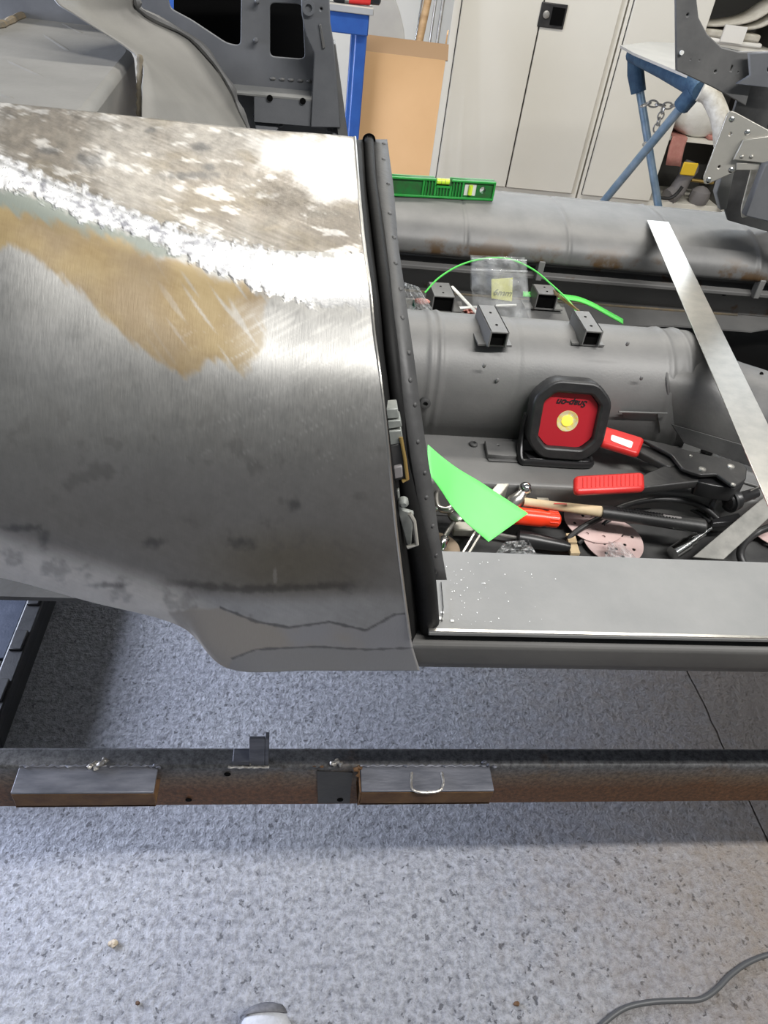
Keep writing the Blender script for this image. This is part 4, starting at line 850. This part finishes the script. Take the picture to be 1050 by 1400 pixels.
for i, (u0, u1, v0, v1, lb) in enumerate(((776,788,733,745,'upper small wood offcut beside the black tool handle'), (779,792,748,760,'lower small wood offcut next to the pink disc'))):
    a = P(u0, v1, Z=.620); b_ = P(u1, v1, Z=.620); MB().par(a, b_-a, V(.001, P(u0, v0, Z=.620).y-a.y, 0), V(0, 0, .006)).build('wood_offcut', M['wood_pale'], None, bevel=.0006, label=lb, cat='wood offcut', group='wood offcuts in the footwell')
def crumple(name, pxs, z, amp, n, label, cat, mt, seed=0, Yc=None):
    (u0, v0), (u1, v1), (u2, v2), (u3, v3) = pxs; rows_ = []
    for i in range(n):
        s_ = i/(n-1); r_ = []
        for j in range(n):
            t = j/(n-1); u = (u0*(1-t)+u1*t)*(1-s_)+(u3*(1-t)+u2*t)*s_; v = (v0*(1-t)+v1*t)*(1-s_)+(v3*(1-t)+v2*t)*s_
            d = amp*noise.noise(V(s_*5+seed, t*5, seed))+amp*.5*noise.noise(V(s_*13+seed, t*13, 3))
            r_.append(P(u, v, Z=z+d) if Yc is None else P(u, v, Y=Yc+d))
        rows_.append(r_)
    o = MB().grid(rows_).build(name, M[mt], None, label=label, cat=cat); solid(o, .0003, 0); return o
crumple('plastic_wrap', [(690,741),(722,738),(736,762),(672,764)], .640, .022, 22, 'crumpled clear plastic wrap below the green card tip', 'plastic wrap', 'film_dense', 2)
crumple('plastic_wrap', [(832,740),(850,742),(872,765),(826,765)], .640, .02, 18, 'crumpled clear plastic wrap on the lower pink disc', 'plastic wrap', 'film_dense', 5)

# ------------------------------------------------------------------ straight edge ruler from sill to sill
RULER_ROLL = 4
ra, rb = P(899,303,Z=.850), P(1062,660,Z=.848)
dr = (rb-ra).normalized(); sr = dr.cross(V(0, 0, 1)).normalized(); sr = Matrix.Rotation(math.radians(RULER_ROLL), 3, dr) @ sr
mwid = (P(913,303,Z=.85)-P(887,303,Z=.85)).length*.93
rl = MB().par(ra-sr*mwid/2, dr*(rb-ra).length*1.3, sr*mwid, V(0, 0, .0015)).build('steel_ruler', M['steel'], None, label='long bright steel straight edge laid across the car from far sill', cat='ruler', bevel=.0004)
# ------------------------------------------------------------------ spirit level on the far sill
ya = P(538,262,Z=.85).y-.0
lv0 = P(536, 266, Z=.848); lv1 = P(672, 273, Z=.848)
dx = (lv1-lv0).normalized(); lv0 = lv1-dx*.245
up = V(0, 0, 1); nrm = V(dx.y, -dx.x, 0)
zt = P(672, 247, Y=lv1.y).z-.848
lev = empty('spirit_level', lv0.lerp(lv1, .5), 'small green plastic spirit level standing on the far sill', 'spirit level')
Lp = PL(lv0, nrm, dx)
def pu(u): q = Lp.hit(u, 258); return Lp.to2(q)[0]
nA, nB = pu(595), pu(613)
LL = .245; H_ = zt
plate('body', Lp, [(0, 0), (LL, 0), (LL, H_), (nB+.003, H_), (nB, H_-.014), (nA, H_-.014), (nA-.003, H_), (0, H_)], [[(pu(659)+.007*math.cos(a*math.pi/8), H_*.52+.007*math.sin(a*math.pi/8)) for a in range(16)], [(pu(634), .008), (pu(650), .008), (pu(650), H_-.008), (pu(634), H_-.008)]], .012, M['green_dark'], lev, off=0)
for z0, z1, xa, xb in ((0, .0045, 0, LL), (H_-.0045, H_, 0, nA-.003), (H_-.0045, H_, nB+.003, LL)):
    MB().par(Lp.at(xa, z0, -.0105), dx*(xb-xa), -nrm*-.021, V(0, 0, z1-z0)).build('flange', M['green'], lev, bevel=.001)
for xx in (.0, LL-.004, pu(577)-.002, pu(631)-.002, nA-.004, nB+.001):
    MB().par(Lp.at(xx, .004, -.0095), dx*.004, nrm*.019, V(0, 0, (H_-.008) if xx not in (nA-.004, nB+.001) else H_-.018)).build('web', M['green'], lev)
MB().par(Lp.at(nA-.003, H_-.018, -.0095), dx*(nB-nA+.006), nrm*.019, V(0, 0, .004)).build('cradle', M['green'], lev)
for k in range(13):
    xx = pu(577)+.004+(pu(631)-pu(577)-.006)*k/12; hh_ = H_-.010 if (xx < nA-.004 or xx > nB+.004) else H_-.022
    MB().par(Lp.at(xx, .0045, .006), dx*.0018, nrm*.003, V(0, 0, hh_)).build('rib', M['green'], lev)
MB().tube([Lp.at(nA+.001, H_-.007, 0), Lp.at(nB-.001, H_-.007, 0)], .0062, 14).build('vial', M['vial'], lev, smooth=True, label='yellow-green horizontal vial')
for q in (.35, .65): MB().tube([Lp.at(nA+(nB-nA)*q-.0005, H_-.007, 0), Lp.at(nA+(nB-nA)*q+.0005, H_-.007, 0)], .0064, 14).build('vial_line', M['ink'], lev)
xm = (pu(634)+pu(650))/2
MB().par(Lp.at(pu(634)-.001, .007, -.004), dx*(pu(650)-pu(634)+.002), nrm*.009, V(0, 0, H_-.014)).build('vial_holder', M['white_plastic'], lev, bevel=.001)
MB().tube([Lp.at(xm, .010, .007), Lp.at(xm, H_-.010, .007)], .0048, 12).build('vial', M['vial'], lev, smooth=True, label='yellow-green vertical vial')
# ------------------------------------------------------------------ things on the far floor
zb_ = .664
zipp = []; YB = 1.34
rows_ = []
for i in range(26):
    r_ = []
    for j in range(22):
        s_, t = i/25, j/21; u = 645+(720-645)*t+(3 if s_ > .5 else 0)*s_+(5*s_ if t > .5 else 0); v = 353+s_*95+3*t*(1-s_)
        r_.append(P(u, v, Y=YB-.02*math.sin(math.pi*t)*(.4+s_)+.006*noise.noise(V(s_*6, t*6, 1))))
    rows_.append(r_)
zb2 = empty('zip_bag', rows_[-1][10], 'clear zip bag holding a yellow note propped behind the tunnel', 'plastic bag')
o = MB().grid(rows_).build('bag_front', M['film'], zb2, smooth=True, autosm=False); solid(o, .0003, 0)
o = MB().grid([[p+V(0, .015, 0) for p in r] for r in rows_]).build('bag_back', M['film'], zb2, smooth=True, autosm=False); solid(o, .0003, 0)
MB().tube([rows_[4][j]+V(0, -.001, 0) for j in range(22)], .0016, 6).build('zip_seal', M['film_dense'], zb2, smooth=True)
MB().tube([rows_[0][j] for j in range(22)], .0012, 6).build('bag_lip', M['film_dense'], zb2, smooth=True)
MB().tube([P(u, v, Y=YB-.03) for u, v in ((678,418),(706,417))], .0022, 6).build('bag_tab', M['white_plastic'], zb2, smooth=True)
yn = PY(YB-.008)
MB().prism([yn.hit(672,382), yn.hit(701,380), yn.hit(700,412), yn.hit(672,408)], (0, .001, 0)).build('yellow_note', M['yellow_note'], None, label='square yellow sticky note inside the clear zip bag', cat='note')
tm = text_mesh('6mm', .018, .2); yq = PY(YB-.0095); tm.transform(PL(yn.hit(687,400)+V(0, -.0012, 0), (0, -1, 0), (1, 0, 0)).mat())
link('handwriting', tm, M['ink'], bpy.data.objects['yellow_note'])
# clear bag at left
crumple('plastic_bag', [(553,386),(572,392),(602,440),(556,440)], 0, .05, 26, 'crumpled clear plastic bag with printed card beside the shut flange', 'plastic bag', 'film_dense', 7, Yc=1.30)
pq = PY(1.32)
MB().prism([pq.hit(550,408), pq.hit(567,409), pq.hit(564,442), pq.hit(550,442)], (0, .002, 0)).build('printed_card', M['paper'], None, label='white printed card with green band inside left plastic bag', cat='card')
MB().prism([pq.hit(565,410), pq.hit(569,410), pq.hit(566,430), pq.hit(562,430)], (0, -.002, 0)).build('green_band', mat('dark_green_print', (.01, .12, .08)), bpy.data.objects['printed_card'])
MB().ball(pq.hit(577,412), .016, .006, .006, 8).build('red_plug', M['cloth_red'], None, smooth=True, label='small faded red plug inside the left plastic bag', cat='plug')
MB().prism([P(613,426,Z=.70), P(631,426,Z=.70), P(633,445,Z=.70), P(609,445,Z=.70)], (0, 0, -.035)).build('green_box', mat('bright_green_box', (.03, .38, .06)), None, bevel=.001, label='small bright green box behind the left end of tunnel', cat='box')
for (q0, q1, lb) in (((618,392),(652,428),'white plastic strip sloping between seat bracket and zip bag'), ((628,421),(664,419),'white plastic strip lying level before the zip bag')):
    MB().tube([P(*q0, Z=.735), P(*q1, Z=.735)], .0042, 8, flat=.5).build('plastic_strip', M['white_plastic'], None, smooth=True, label=lb, cat='plastic strip')
crumple('rag', [(632,424),(654,420),(656,440),(634,442)], .70, .03, 14, 'crumpled dark red rag behind the tunnel', 'rag', 'cloth_red', 4)
crumple('rag', [(575,412),(612,408),(616,440),(580,440)], .68, .03, 14, 'crumpled grey rag beneath the left seat bracket', 'rag', 'primer_rust', 9)
arc = [(581,400,1.30),(600,380,1.32),(628,363,1.34),(660,354,1.35),(695,354,1.35),(728,368,1.34),(755,390,1.32),(778,412,1.28),(792,432,1.22)]
MB().tube(sv([P(u, v, Y=y) for u, v, y in arc], 60), .0017, 8).build('green_string', M['green_strap'], None, smooth=True, label='thin green cord arching over the zip bag', cat='cord')
sp3 = [(715,402),(745,404),(770,406),(790,409),(808,416),(825,425),(852,440)]; rows_ = [sv([P(u, v-3.2, Z=.73) for u, v in sp3], 40), sv([P(u, v+3.2, Z=.728) for u, v in sp3], 40)]
g_ = MB().grid(rows_).build('green_strap', M['green_strap'], None, smooth=True, label='flat bright green strap lying behind the tunnel', cat='strap'); solid(g_, .002, 0)
bw = empty('brass_wires', P(770, 410, Z=.72), 'twisted brass wires ending at the right tunnel bracket', 'wire')
for k in range(3):
    MB().tube(sv([P(756+k, 396+k*3, Z=.75), P(770, 407+k*2, Z=.78), P(792+k*2, 425+k*2, Z=.845)], 10), .0012, 6).build('wire', M['brass'], bw, smooth=True)

# ------------------------------------------------------------------ cabinets and the back of the workshop
def cabinet(x0, x1, label, doors, open_right=False):
    yf_ = 4.40; c = empty('metal_cabinet', ((x0+x1)/2, 4.55, 0), label, 'cabinet')
    t = .02; H = 1.74
    if open_right:
        MB().box(x0, x0+t, yf_, 4.75, 0, H).box(x1-t, x1, yf_, 4.75, 0, H).box(x0+t, x1-t, yf_, 4.75, H-t, H).box(x0+t, x1-t, yf_, 4.75, 0, .13).build('carcass', M['cabinet'], c, bevel=.002)
        MB().box(x0+t, x1-t, 4.73, 4.75, .13, H-t).build('back', M['cabinet_in'], c)
        for z in (.475, .93, 1.35): MB().box(x0+t, x1-t, yf_+.02, 4.73, z-.02, z).build('shelf', M['cabinet'], c)
        MB().box(x0+t, x0+t+.004, yf_+.02, 4.73, .13, H-t).build('inner_lining', M['cabinet_in'], c); MB().box(x1-t-.004, x1-t, yf_+.02, 4.73, .13, H-t).build('inner_lining', M['cabinet_in'], c)
    else:
        MB().box(x0, x1, yf_, 4.75, 0, H).build('carcass', M['cabinet'], c, bevel=.002)
    for (a, b_) in doors:
        MB().box(a-.004, b_+.004, yf_-.001, yf_+.001, .126, H-.026).build('door_gap', M['satin_black'], c)
        MB().box(a, b_, yf_-.018, yf_-.0012, .13, H-.03).build('door', M['cabinet'], c, bevel=.003)
    return c
xd = lambda u, v: P(u, v, Y=4.385).x
c1a, c1b, c1c = xd(597,241), xd(692,253), xd(782,262)
cab1 = cabinet(c1a-.04, c1c+.035, 'closed two-door cream metal cabinet with black recessed lock', ((c1a, c1b-.004), (c1b+.004, c1c)))
lk = PY(4.38)
a = lk.hit(741,2); b_ = lk.hit(772,25)
hd_ = MB().box(a.x, a.x+.135, 4.372, 4.382, a.z-.105, a.z).build('lock_plate', M['satin_black'], cab1, bevel=.004)
MB().box(a.x+.06, a.x+.125, 4.368, 4.373, a.z-.09, a.z-.015).build('pull_recess', M['black'], hd_)
MB().lathe([(0, .017), (.006, .017), (.008, .010)], (a.x+.032, 4.372, a.z-.05), (0, -1, 0), 16).build('lock_barrel', M['cast'], hd_, smooth=True)
c2a, c2b = xd(797,263), xd(889,270)
cab2 = cabinet(c1c+.045, c2a+.88, 'cream metal cabinet with its right half standing open on dark shelves', ((c2a, c2b),), True)
MB().box(c2a+.84, c2a+.86, 3.98, 4.38, .13, 1.87).build('open_door', M['cabinet'], cab2, bevel=.003)
def at_(u, v, z=None, y=4.5): return P(u, v, Y=y)
# white bag on the middle shelf
q = P(956, 168, Y=4.44)
b = MB().ball((q.x, 4.50, .475+.105), .16, .09, .105, 18); me_ = b.mesh()
for v_ in me_.vertices:
    n_ = noise.noise_vector(v_.co*9); v_.co += V(*n_)*.022; v_.co.z = max(v_.co.z, .478)
link('stuffed_bag', me_, M['bag'], None, smooth=True, autosm=False, label='white stuffed plastic bag on middle shelf of the open cabinet', cat='bag')
q = P(934,178,Y=4.41); rows_ = [[V(q.x-.045+.09*j/7+.01*math.sin(i), 4.60-.2*min(i, 4)/4 if i < 5 else 4.398-.003*math.sin(j), .480 if i < 5 else .480-.05*(i-4)) for j in range(8)] for i in range(8)]
g_ = MB().grid(rows_).build('red_cloth', M['cloth_red'], None, smooth=True, label='faded red cloth hanging over the middle cabinet shelf edge', cat='cloth'); solid(g_, .006, 1)
q = P(988,180,Y=4.45); MB().box(q.x-.08, q.x+.06, 4.42, 4.6, .476, .50).build('folded_rag', M['cloth_red'], None, bevel=.006, label='folded pinkish rag right of the white bag', cat='cloth')
q = P(938,160,Y=4.6); MB().box(q.x-.10, q.x+.22, 4.62, 4.70, .476, .64).build('cardboard_carton', mat('brown_card', (.16, .09, .05)), None, label='dark brown carton behind the white bag in the cabinet', cat='box')
# folded fabric on the upper shelf
q = P(985,62,Y=4.42); x_ = q.x
for k, (dz, hw__, hh, mt, lb) in enumerate(((0, .28, .025, 'paper', 'flat white board lowest in the folded pile on the upper shelf'), (.026, .25, .035, 'fabric', 'folded cream cloth on top of the white board'), )):
    MB().box(x_-hw__, x_+hw__*.8, 4.41, 4.62, .931+dz, .931+dz+hh).build('folded_cloth', M[mt], None, bevel=.01, label=lb, cat='cloth')
lpth = [(x_-.24, 4.5, 1.0), (x_-.05, 4.5, 1.01), (x_+.12, 4.5, 1.05), (x_+.22, 4.5, 1.12), (x_+.26, 4.5, 1.13), (x_+.26, 4.5, 1.09), (x_+.18, 4.5, 1.03), (x_+.05, 4.5, 1.0)]
pp = sv(lpth, 40); g_ = MB().grid([[p+V(0, -.09, 0) for p in pp], [p+V(0, .09, 0) for p in pp]]).build('curled_canvas', M['fabric'], None, smooth=True, label='curled stiff canvas strip atop the folded pile', cat='cloth'); solid(g_, .012, 0)
q = P(997,56,Y=4.395); MB().box(x_-.02, x_+.10, 4.392, 4.405, .945, 1.02).build('paper_tag', M['paper'], None, label='white paper tag on the folded cream cloth', cat='tag')
# grinder and clutter in the cabinet bottom
q = P(940,240,Y=4.45)
gd = empty('power_drill', (q.x, 4.45, .13), 'grey power tool with a yellow switch plate on cabinet floor', 'power tool')
a, b_ = P(925,262,Y=4.45), P(947,222,Y=4.45)
MB().tube([a, a.lerp(b_, .5), a.lerp(b_, .8), b_], [.05, .042, .055, .04], 14).build('body', M['grey_plastic'], gd, smooth=True)
c_ = P(942,231,Y=4.395); MB().box(c_.x-.045, c_.x+.045, 4.388, 4.40, c_.z-.035, c_.z+.035).build('switch_plate', M['yellow'], gd, bevel=.006, label='yellow switch plate')
MB().tube([a, a+V(-.05, -.02, -.03)], [.045, .05], 14).build('head', M['grey_plastic'], gd, smooth=True)
MB().tube(sv([P(u, v, Y=4.35) for u, v in ((933,255),(925,265),(915,271),(900,270))], 20), .010, 8).build('extension_lead', M['rubber'], None, smooth=True, label='black power cord curling out of the open cabinet', cat='cord')
MB().tube([P(u, v, Y=4.5) for u, v in ((945,246),(975,250))], .010, 8).build('brass_rod', M['brass'], None, smooth=True, label='brass coloured rod right of the power tool', cat='rod')
q = P(968,262,Y=4.36); MB().lathe([(0, .05), (.03, .06), (.07, .055), (.09, .03), (.1, 0)], (q.x, 4.44, .13), (0, 0, 1), 18).build('grey_pot', M['grey_plastic'], None, smooth=True, label='grey rounded pot at right of cabinet floor', cat='pot')

# trestle
tr = empty('folding_trestle', (1.4, 3.0, 0), 'folding trestle with blue foam-wrapped tubes and crossed legs', 'trestle')
t0, t1, t2 = P(864,75,Y=3.25), P(958,124,Y=2.75), P(986,168,Y=2.70)
def down(a, b_, z=0.0):
    t = (z-a.z)/(b_.z-a.z); return a+(b_-a)*t
MB().tube([t0, t0.lerp(t1, .5)+V(0, 0, .004), t1], [.026, .029, .030], 14).build('top_bar_wrap', M['blue_foam'], tr, smooth=True)
MB().tube(sv([t1, P(970,130,Y=2.74), P(980,148,Y=2.72), t2, P(990,205,Y=2.70)], 20), .032, 14).build('bent_end_wrap', M['beige_wrap'], tr, smooth=True, label='beige taped bend at the trestle end')
e1 = P(990,205,Y=2.70); MB().tube([e1, down(t2, e1)], .017, 10).build('leg', M['blue_steel'], tr, smooth=True)
l1a, l1b = P(867,76,Y=3.25), P(899,276,Y=3.12)
MB().tube([l1a, down(l1a, l1b)], .016, 10).build('leg', M['blue_steel'], tr, smooth=True)
MB().tube([l1a, P(869,100,Y=3.235), P(873,126,Y=3.22)], [.026, .032, .029], 12).build('leg_wrap', M['blue_foam'], tr, smooth=True)
l2a, l2b = P(950,124,Y=2.78), P(828,272,Y=3.10)
MB().tube([l2a, down(l2a, l2b)], .016, 10).build('leg', M['blue_steel'], tr, smooth=True)
MB().tube([l2a, P(932,145,Y=2.82)], .030, 12).build('leg_wrap', M['blue_foam'], tr, smooth=True)
MB().lathe([(-.03, .010), (.03, .010)], P(885,200,Y=3.0), (0, -1, 0), 10).build('pivot_bolt', M['cast'], tr, smooth=True)
ch = empty('safety_chain', P(900, 143, Y=2.98), 'short steel chain linking the two trestle legs', 'chain')
cpts = [(878,145),(888,141),(898,143),(908,144),(918,145),(926,143)]
def chlink(a, b_, k):
    a, b_ = Vector(a), Vector(b_); d = (b_-a).normalized(); s_ = V(0, 0, 1)-d*d.z if k % 2 else V(0, 1, 0)
    s_.normalize(); h_ = (b_-a).length*.68; c_ = (a+b_)/2
    MB().tube([c_+d*h_*math.cos(t*math.pi/8)+s_*.011*math.sin(t*math.pi/8) for t in range(16)], .0032, 6, closed=True).build('chain_link', M['cast'], ch, smooth=True)
for k in range(5): chlink(P(*cpts[k], Y=2.98), P(*cpts[k+1], Y=2.98), k)
tl = [(907,146),(905,154),(902,162),(899,170),(896,179)]
for k in range(4): chlink(P(*tl[k], Y=2.98), P(*tl[k+1], Y=2.98), k)
bq = [P(848,61,Y=3.5), P(890,58,Y=3.7), P(945,62,Y=3.3), P(948,110,Y=2.8), P(925,96,Y=2.9)]
z_ = t0.z+.035
bo = [P(848,62,Z=z_), P(890,57,Z=z_), P(945,60,Z=z_), P(940,103,Z=z_), P(866,72,Z=z_)]
MB().prism(bo, (0, 0, -.008)).build('grey_board', M['board'], None, label='thin grey board resting on top of the trestle', cat='board')

# cardboard carton
cb = empty('cardboard_carton', (.33, 3.07, 0), 'tall open tan cardboard carton standing left of the closed cabinet', 'box')
f0, f1 = P(500,70,Y=3.0), P(608,82,Y=3.0); zt_ = (f0.z+f1.z)/2; g0 = P(588,240,Y=3.0)
xl, xr = f0.x, (f1.x+g0.x)/2
MB().box(xl, xr, 3.0, 3.006, 0, zt_).build('front_panel', M['cardboard'], cb)
MB().box(xr-.006, xr, 3.006, 3.20, 0, zt_).build('side_panel', M['cardboard'], cb)
MB().box(xl, xl+.006, 3.006, 3.20, 0, zt_).build('side_panel', M['cardboard'], cb)
MB().box(xl+.006, xr-.006, 3.194, 3.20, 0, zt_).build('rear_panel', M['cardboard'], cb)
MB().par(V(xl, 3.0, zt_), V(xr-xl+.008, 0, 0), V(.0, .03, .045), V(0, .005, -.003)).build('top_flap', M['cardboard_dark'], cb, label='darker folded top flap')
MB().par(V(xl-.004, 3.0, .10), V(-.030, .05, 0), V(0, 0, zt_-.10), V(.004, .004, 0)).build('side_flap', M['cardboard_inner'], cb, label='pale cream side flap')
MB().par(V(xr, 3.06, zt_-.01), V(.02, .12, .0), V(0, -.0, .08), V(.004, 0, 0)).build('side_flap', M['cardboard'], cb)
# blue workbench
wb = empty('blue_workbench', (-.2, 2.8, 0), 'blue square-tube steel bench frame with thin grey top', 'workbench')
zt2 = P(505,20,Y=2.6).z; xr2 = P(505,25,Y=2.6).x
MB().box(-.9, xr2+.01, 2.58, 3.0, zt2, zt2+.018).build('bench_top', M['board'], wb, bevel=.002)
MB().box(-.9, xr2, 2.60, 2.635, zt2-.055, zt2).build('front_rail', M['blue'], wb, bevel=.003)
MB().box(xr2-.035, xr2, 2.636, 2.98, zt2-.055, zt2).build('side_rail', M['blue'], wb, bevel=.003)
for (x, y) in ((xr2-.035, 2.60), (xr2-.035, 2.95), (-.9, 2.60), (-.9, 2.95)):
    MB().box(x, x+.035, y+.0355 if y < 2.7 else y, y+.069 if y < 2.7 else y+.034, 0, zt2-.0555).build('leg', M['blue'], wb, bevel=.003)
a, b_ = P(425,8,Y=2.62), P(520,7,Y=2.62); z_ = zt2+.018+.019
for v_ in (a, b_): v_.z = z_
ax = (b_-a).normalized(); ln = (b_-a).length
ct = empty('air_tool', ((a.x+b_.x)/2, 2.62, zt2+.018), 'red and black cylindrical tool lying on the bench top', 'tool')
MB().lathe([(0, .012), (ln*.3, .013), (ln*.34, .019), (ln*.48, .019)], a, ax, 18).build('barrel', M['plastic_black'], ct, smooth=True)
MB().lathe([(ln*.48, .0185), (ln*.54, .0185)], a, ax, 18).build('collar', M['chrome'], ct, smooth=True)
MB().lathe([(ln*.54, .0185), (ln*.6, .019), (ln*.85, .017)], a, ax, 18).build('red_sleeve', M['red'], ct, smooth=True, label='red sleeve')
MB().lathe([(ln*.85, .015), (ln*.98, .014), (ln, .008)], a, ax, 18).build('nose', M['plastic_black'], ct, smooth=True)
# poles leaning in the corner
for (q0, q1, r, mt, nm, lb, ct_) in (((585,0),(563,60),.026,'wood','wooden_pole','pale wooden pole leaning behind the cardboard carton','pole'), ((577,0),(566,60),.007,'chrome','metal_rod','thin bright metal rod beside the wooden pole','rod'), ((596,0),(584,60),.009,'steel','metal_tube','bright metal tube between the wooden and dark poles','tube'), ((606,0),(590,60),.012,'cast','dark_pole','dark narrow pole nearest the cabinet','pole')):
    a, b_ = P(*q0, Y=4.2), P(*q1, Y=4.2); lo_ = down(a, b_, .01); hi_ = down(a, b_, 1.35)
    lo_ = V(a.x+(a.x-b_.x)*-.4, 4.15, .01); hi_ = V(hi_.x, 4.3, hi_.z); lo_ = b_+(b_-a)*((b_.z-.01)/(a.z-b_.z))*.35; k_i = ('wooden_pole', 'metal_rod', 'metal_tube', 'dark_pole').index(nm); lo_ = V(b_.x-.07+.02*k_i, 4.02, .01); dirn = (a-lo_); hi_ = a+dirn*.5; MB().tube([lo_, hi_], r*.7, 12).build(nm, M[mt], None, smooth=True, label=lb, cat=ct_)
# grey spare panel leaning behind
pz_ = PL(P(535,40,Y=3.7), (0, -1, .12))
lo_ = pz_.px([(500,300)])
gp = pz_.px([(498,-60),(527,-30),(538,-5),(546,18),(551,40),(553,60),(549,200),(500,200)])
ybot = min(p[1] for p in gp); gp = gp[:6]+[(gp[6][0], -pz_.o.z*1.0+.02), (gp[7][0], -pz_.o.z*1.0+.02)]
plate('spare_body_panel', pz_, gp, [], .012, M['board'], None, bev=.003, label='curved grey spare panel leaning behind the cardboard carton', cat='panel')

# ------------------------------------------------------------------ on the floor
cp = [(800,1425),(826,1398),(855,1378),(890,1370),(925,1368),(958,1366),(980,1352),(1000,1332),(1025,1315),(1060,1303),(1120,1295)]
MB().tube(sv([P(u, v, Z=.0048) for u, v in cp], 90), .0046, 12).build('power_cable', mat('grey_cable', (.07, .072, .075), None, .45), None, smooth=True, label='grey power cable snaking over the concrete at lower right', cat='cable')
# shoe: toe enters the frame
tp_ = P(366,1374,Z=.035); sh = empty('shoe', (tp_.x, tp_.y-.13, 0), 'toe of a light grey suede shoe with dark grey toe patch', 'shoe')
prof = [(0, .012, .016, .018), (.006, .026, .024, .022), (.02, .036, .030, .028), (.045, .044, .036, .033), (.09, .047, .046, .042), (.14, .041, .062, .055), (.20, .036, .085, .07), (.26, .034, .088, .072), (.285, .026, .080, .066), (.295, .012, .06, .05)]
def shoe_ring(d, hw, top, n=24):
    out = []
    for k in range(n):
        a = 2*math.pi*k/n; x = hw*math.cos(a); z = .018+(top-.012)*math.sin(a)*.5+(top-.012)*.5
        out.append(V(tp_.x-d*.10+x, tp_.y-d, max(.012, z)))
    return out
rg = [shoe_ring(d, hw, top+.02) for d, hw, top, _ in prof]
mb = MB(); n = 24; mb.add([p for r in rg for p in r], [(i*n+k, i*n+(k+1) % n, (i+1)*n+(k+1) % n, (i+1)*n+k) for i in range(len(rg)-1) for k in range(n)]+[tuple(range(n-1, -1, -1)), tuple((len(rg)-1)*n+k for k in range(n))])
mb.build('upper', M['shoe'], sh, smooth=True, autosm=False, subsurf=1)
ol = [(tp_.x-d*.10-hw-.003, tp_.y-d) for d, hw, _, _ in prof]+[(tp_.x-d*.10+hw+.003, tp_.y-d) for d, hw, _, _ in prof[::-1]]
MB().prism([(x, y, 0) for x, y in ol], (0, 0, .014)).build('sole', M['shoe'], sh, bevel=.003)
rg2 = [[V(p.x+(p.x-tp_.x)*.03, p.y+.0025, p.z+.0012) for p in shoe_ring(d, hw, top+.021)[2:13]] for d, hw, top in ((.002, .016, .017), (.006, .026, .024), (.012, .032, .027), (.018, .0355, .0295))]
g_ = MB().grid([r[:10-2*i] if i else r for i, r in enumerate(rg2)] if False else rg2).build('toe_patch', M['shoe_dark'], sh, smooth=True, autosm=False, label='dark grey toe patch'); solid(g_, .001, 0)
# grit
for i, (u, v, r, lb) in enumerate(((155,1290,.006,'tan stone chip on bare concrete at lower left'), (783,1045,.004,'dark chip on the concrete just before the rail'), (188,1372,.003,'tiny dark chip near the lower left of the floor'), (706,1372,.004,'reddish chip on the concrete left of the cable'))):
    if v < 1100: continue
    me_ = MB().ball(P(u, v, Z=r*.5), r*1.3, r, r*.8, 6).mesh()
    for v_ in me_.vertices: v_.co += V(*noise.noise_vector(v_.co*300))*r*.5; v_.co.z = max(.0005, v_.co.z)
    link('stone_chip', me_, M['stone'] if i in (0,) else M['rust_steel'], None, label=lb, cat='stone')
# dark low crate at left
cz = .12; ck = empty('low_trolley', (-.78, 1.4, 0), 'low dark trolley with blue-black top under the rear wing at left', 'trolley')
xr_ = P(30, 880, Z=cz).x+.012
MB().box(-1.1, xr_-.035, .965, 2.1, cz-.02, cz-.001).build('top_panel', M['box_blue'], ck, bevel=.002)
MB().box(xr_-.035, xr_, .80, 2.1, cz-.03, cz+.004).box(-1.1, xr_-.0355, .80, .9645, cz-.03, cz-.004).build('rim', M['rubber'], ck, bevel=.004)
MB().box(-1.09, xr_-.01, .82, 2.09, .03, cz-.031).build('body', M['plastic_black'], ck, bevel=.004)
for k in range(9):
    y = .86+k*.12; MB().box(xr_-.03, xr_-.006, y, y+.05, cz+.0035, cz+.010).build('rim_tread', M['rubber'], ck, bevel=.002)
for (x, y) in ((-1.05, .86), (xr_-.05, .86), (-1.05, 2.0), (xr_-.05, 2.0)):
    MB().lathe([(-.012, .015), (.012, .015)], (x, y, .015), (1, 0, 0), 14).build('wheel', M['rubber'], ck, smooth=True)
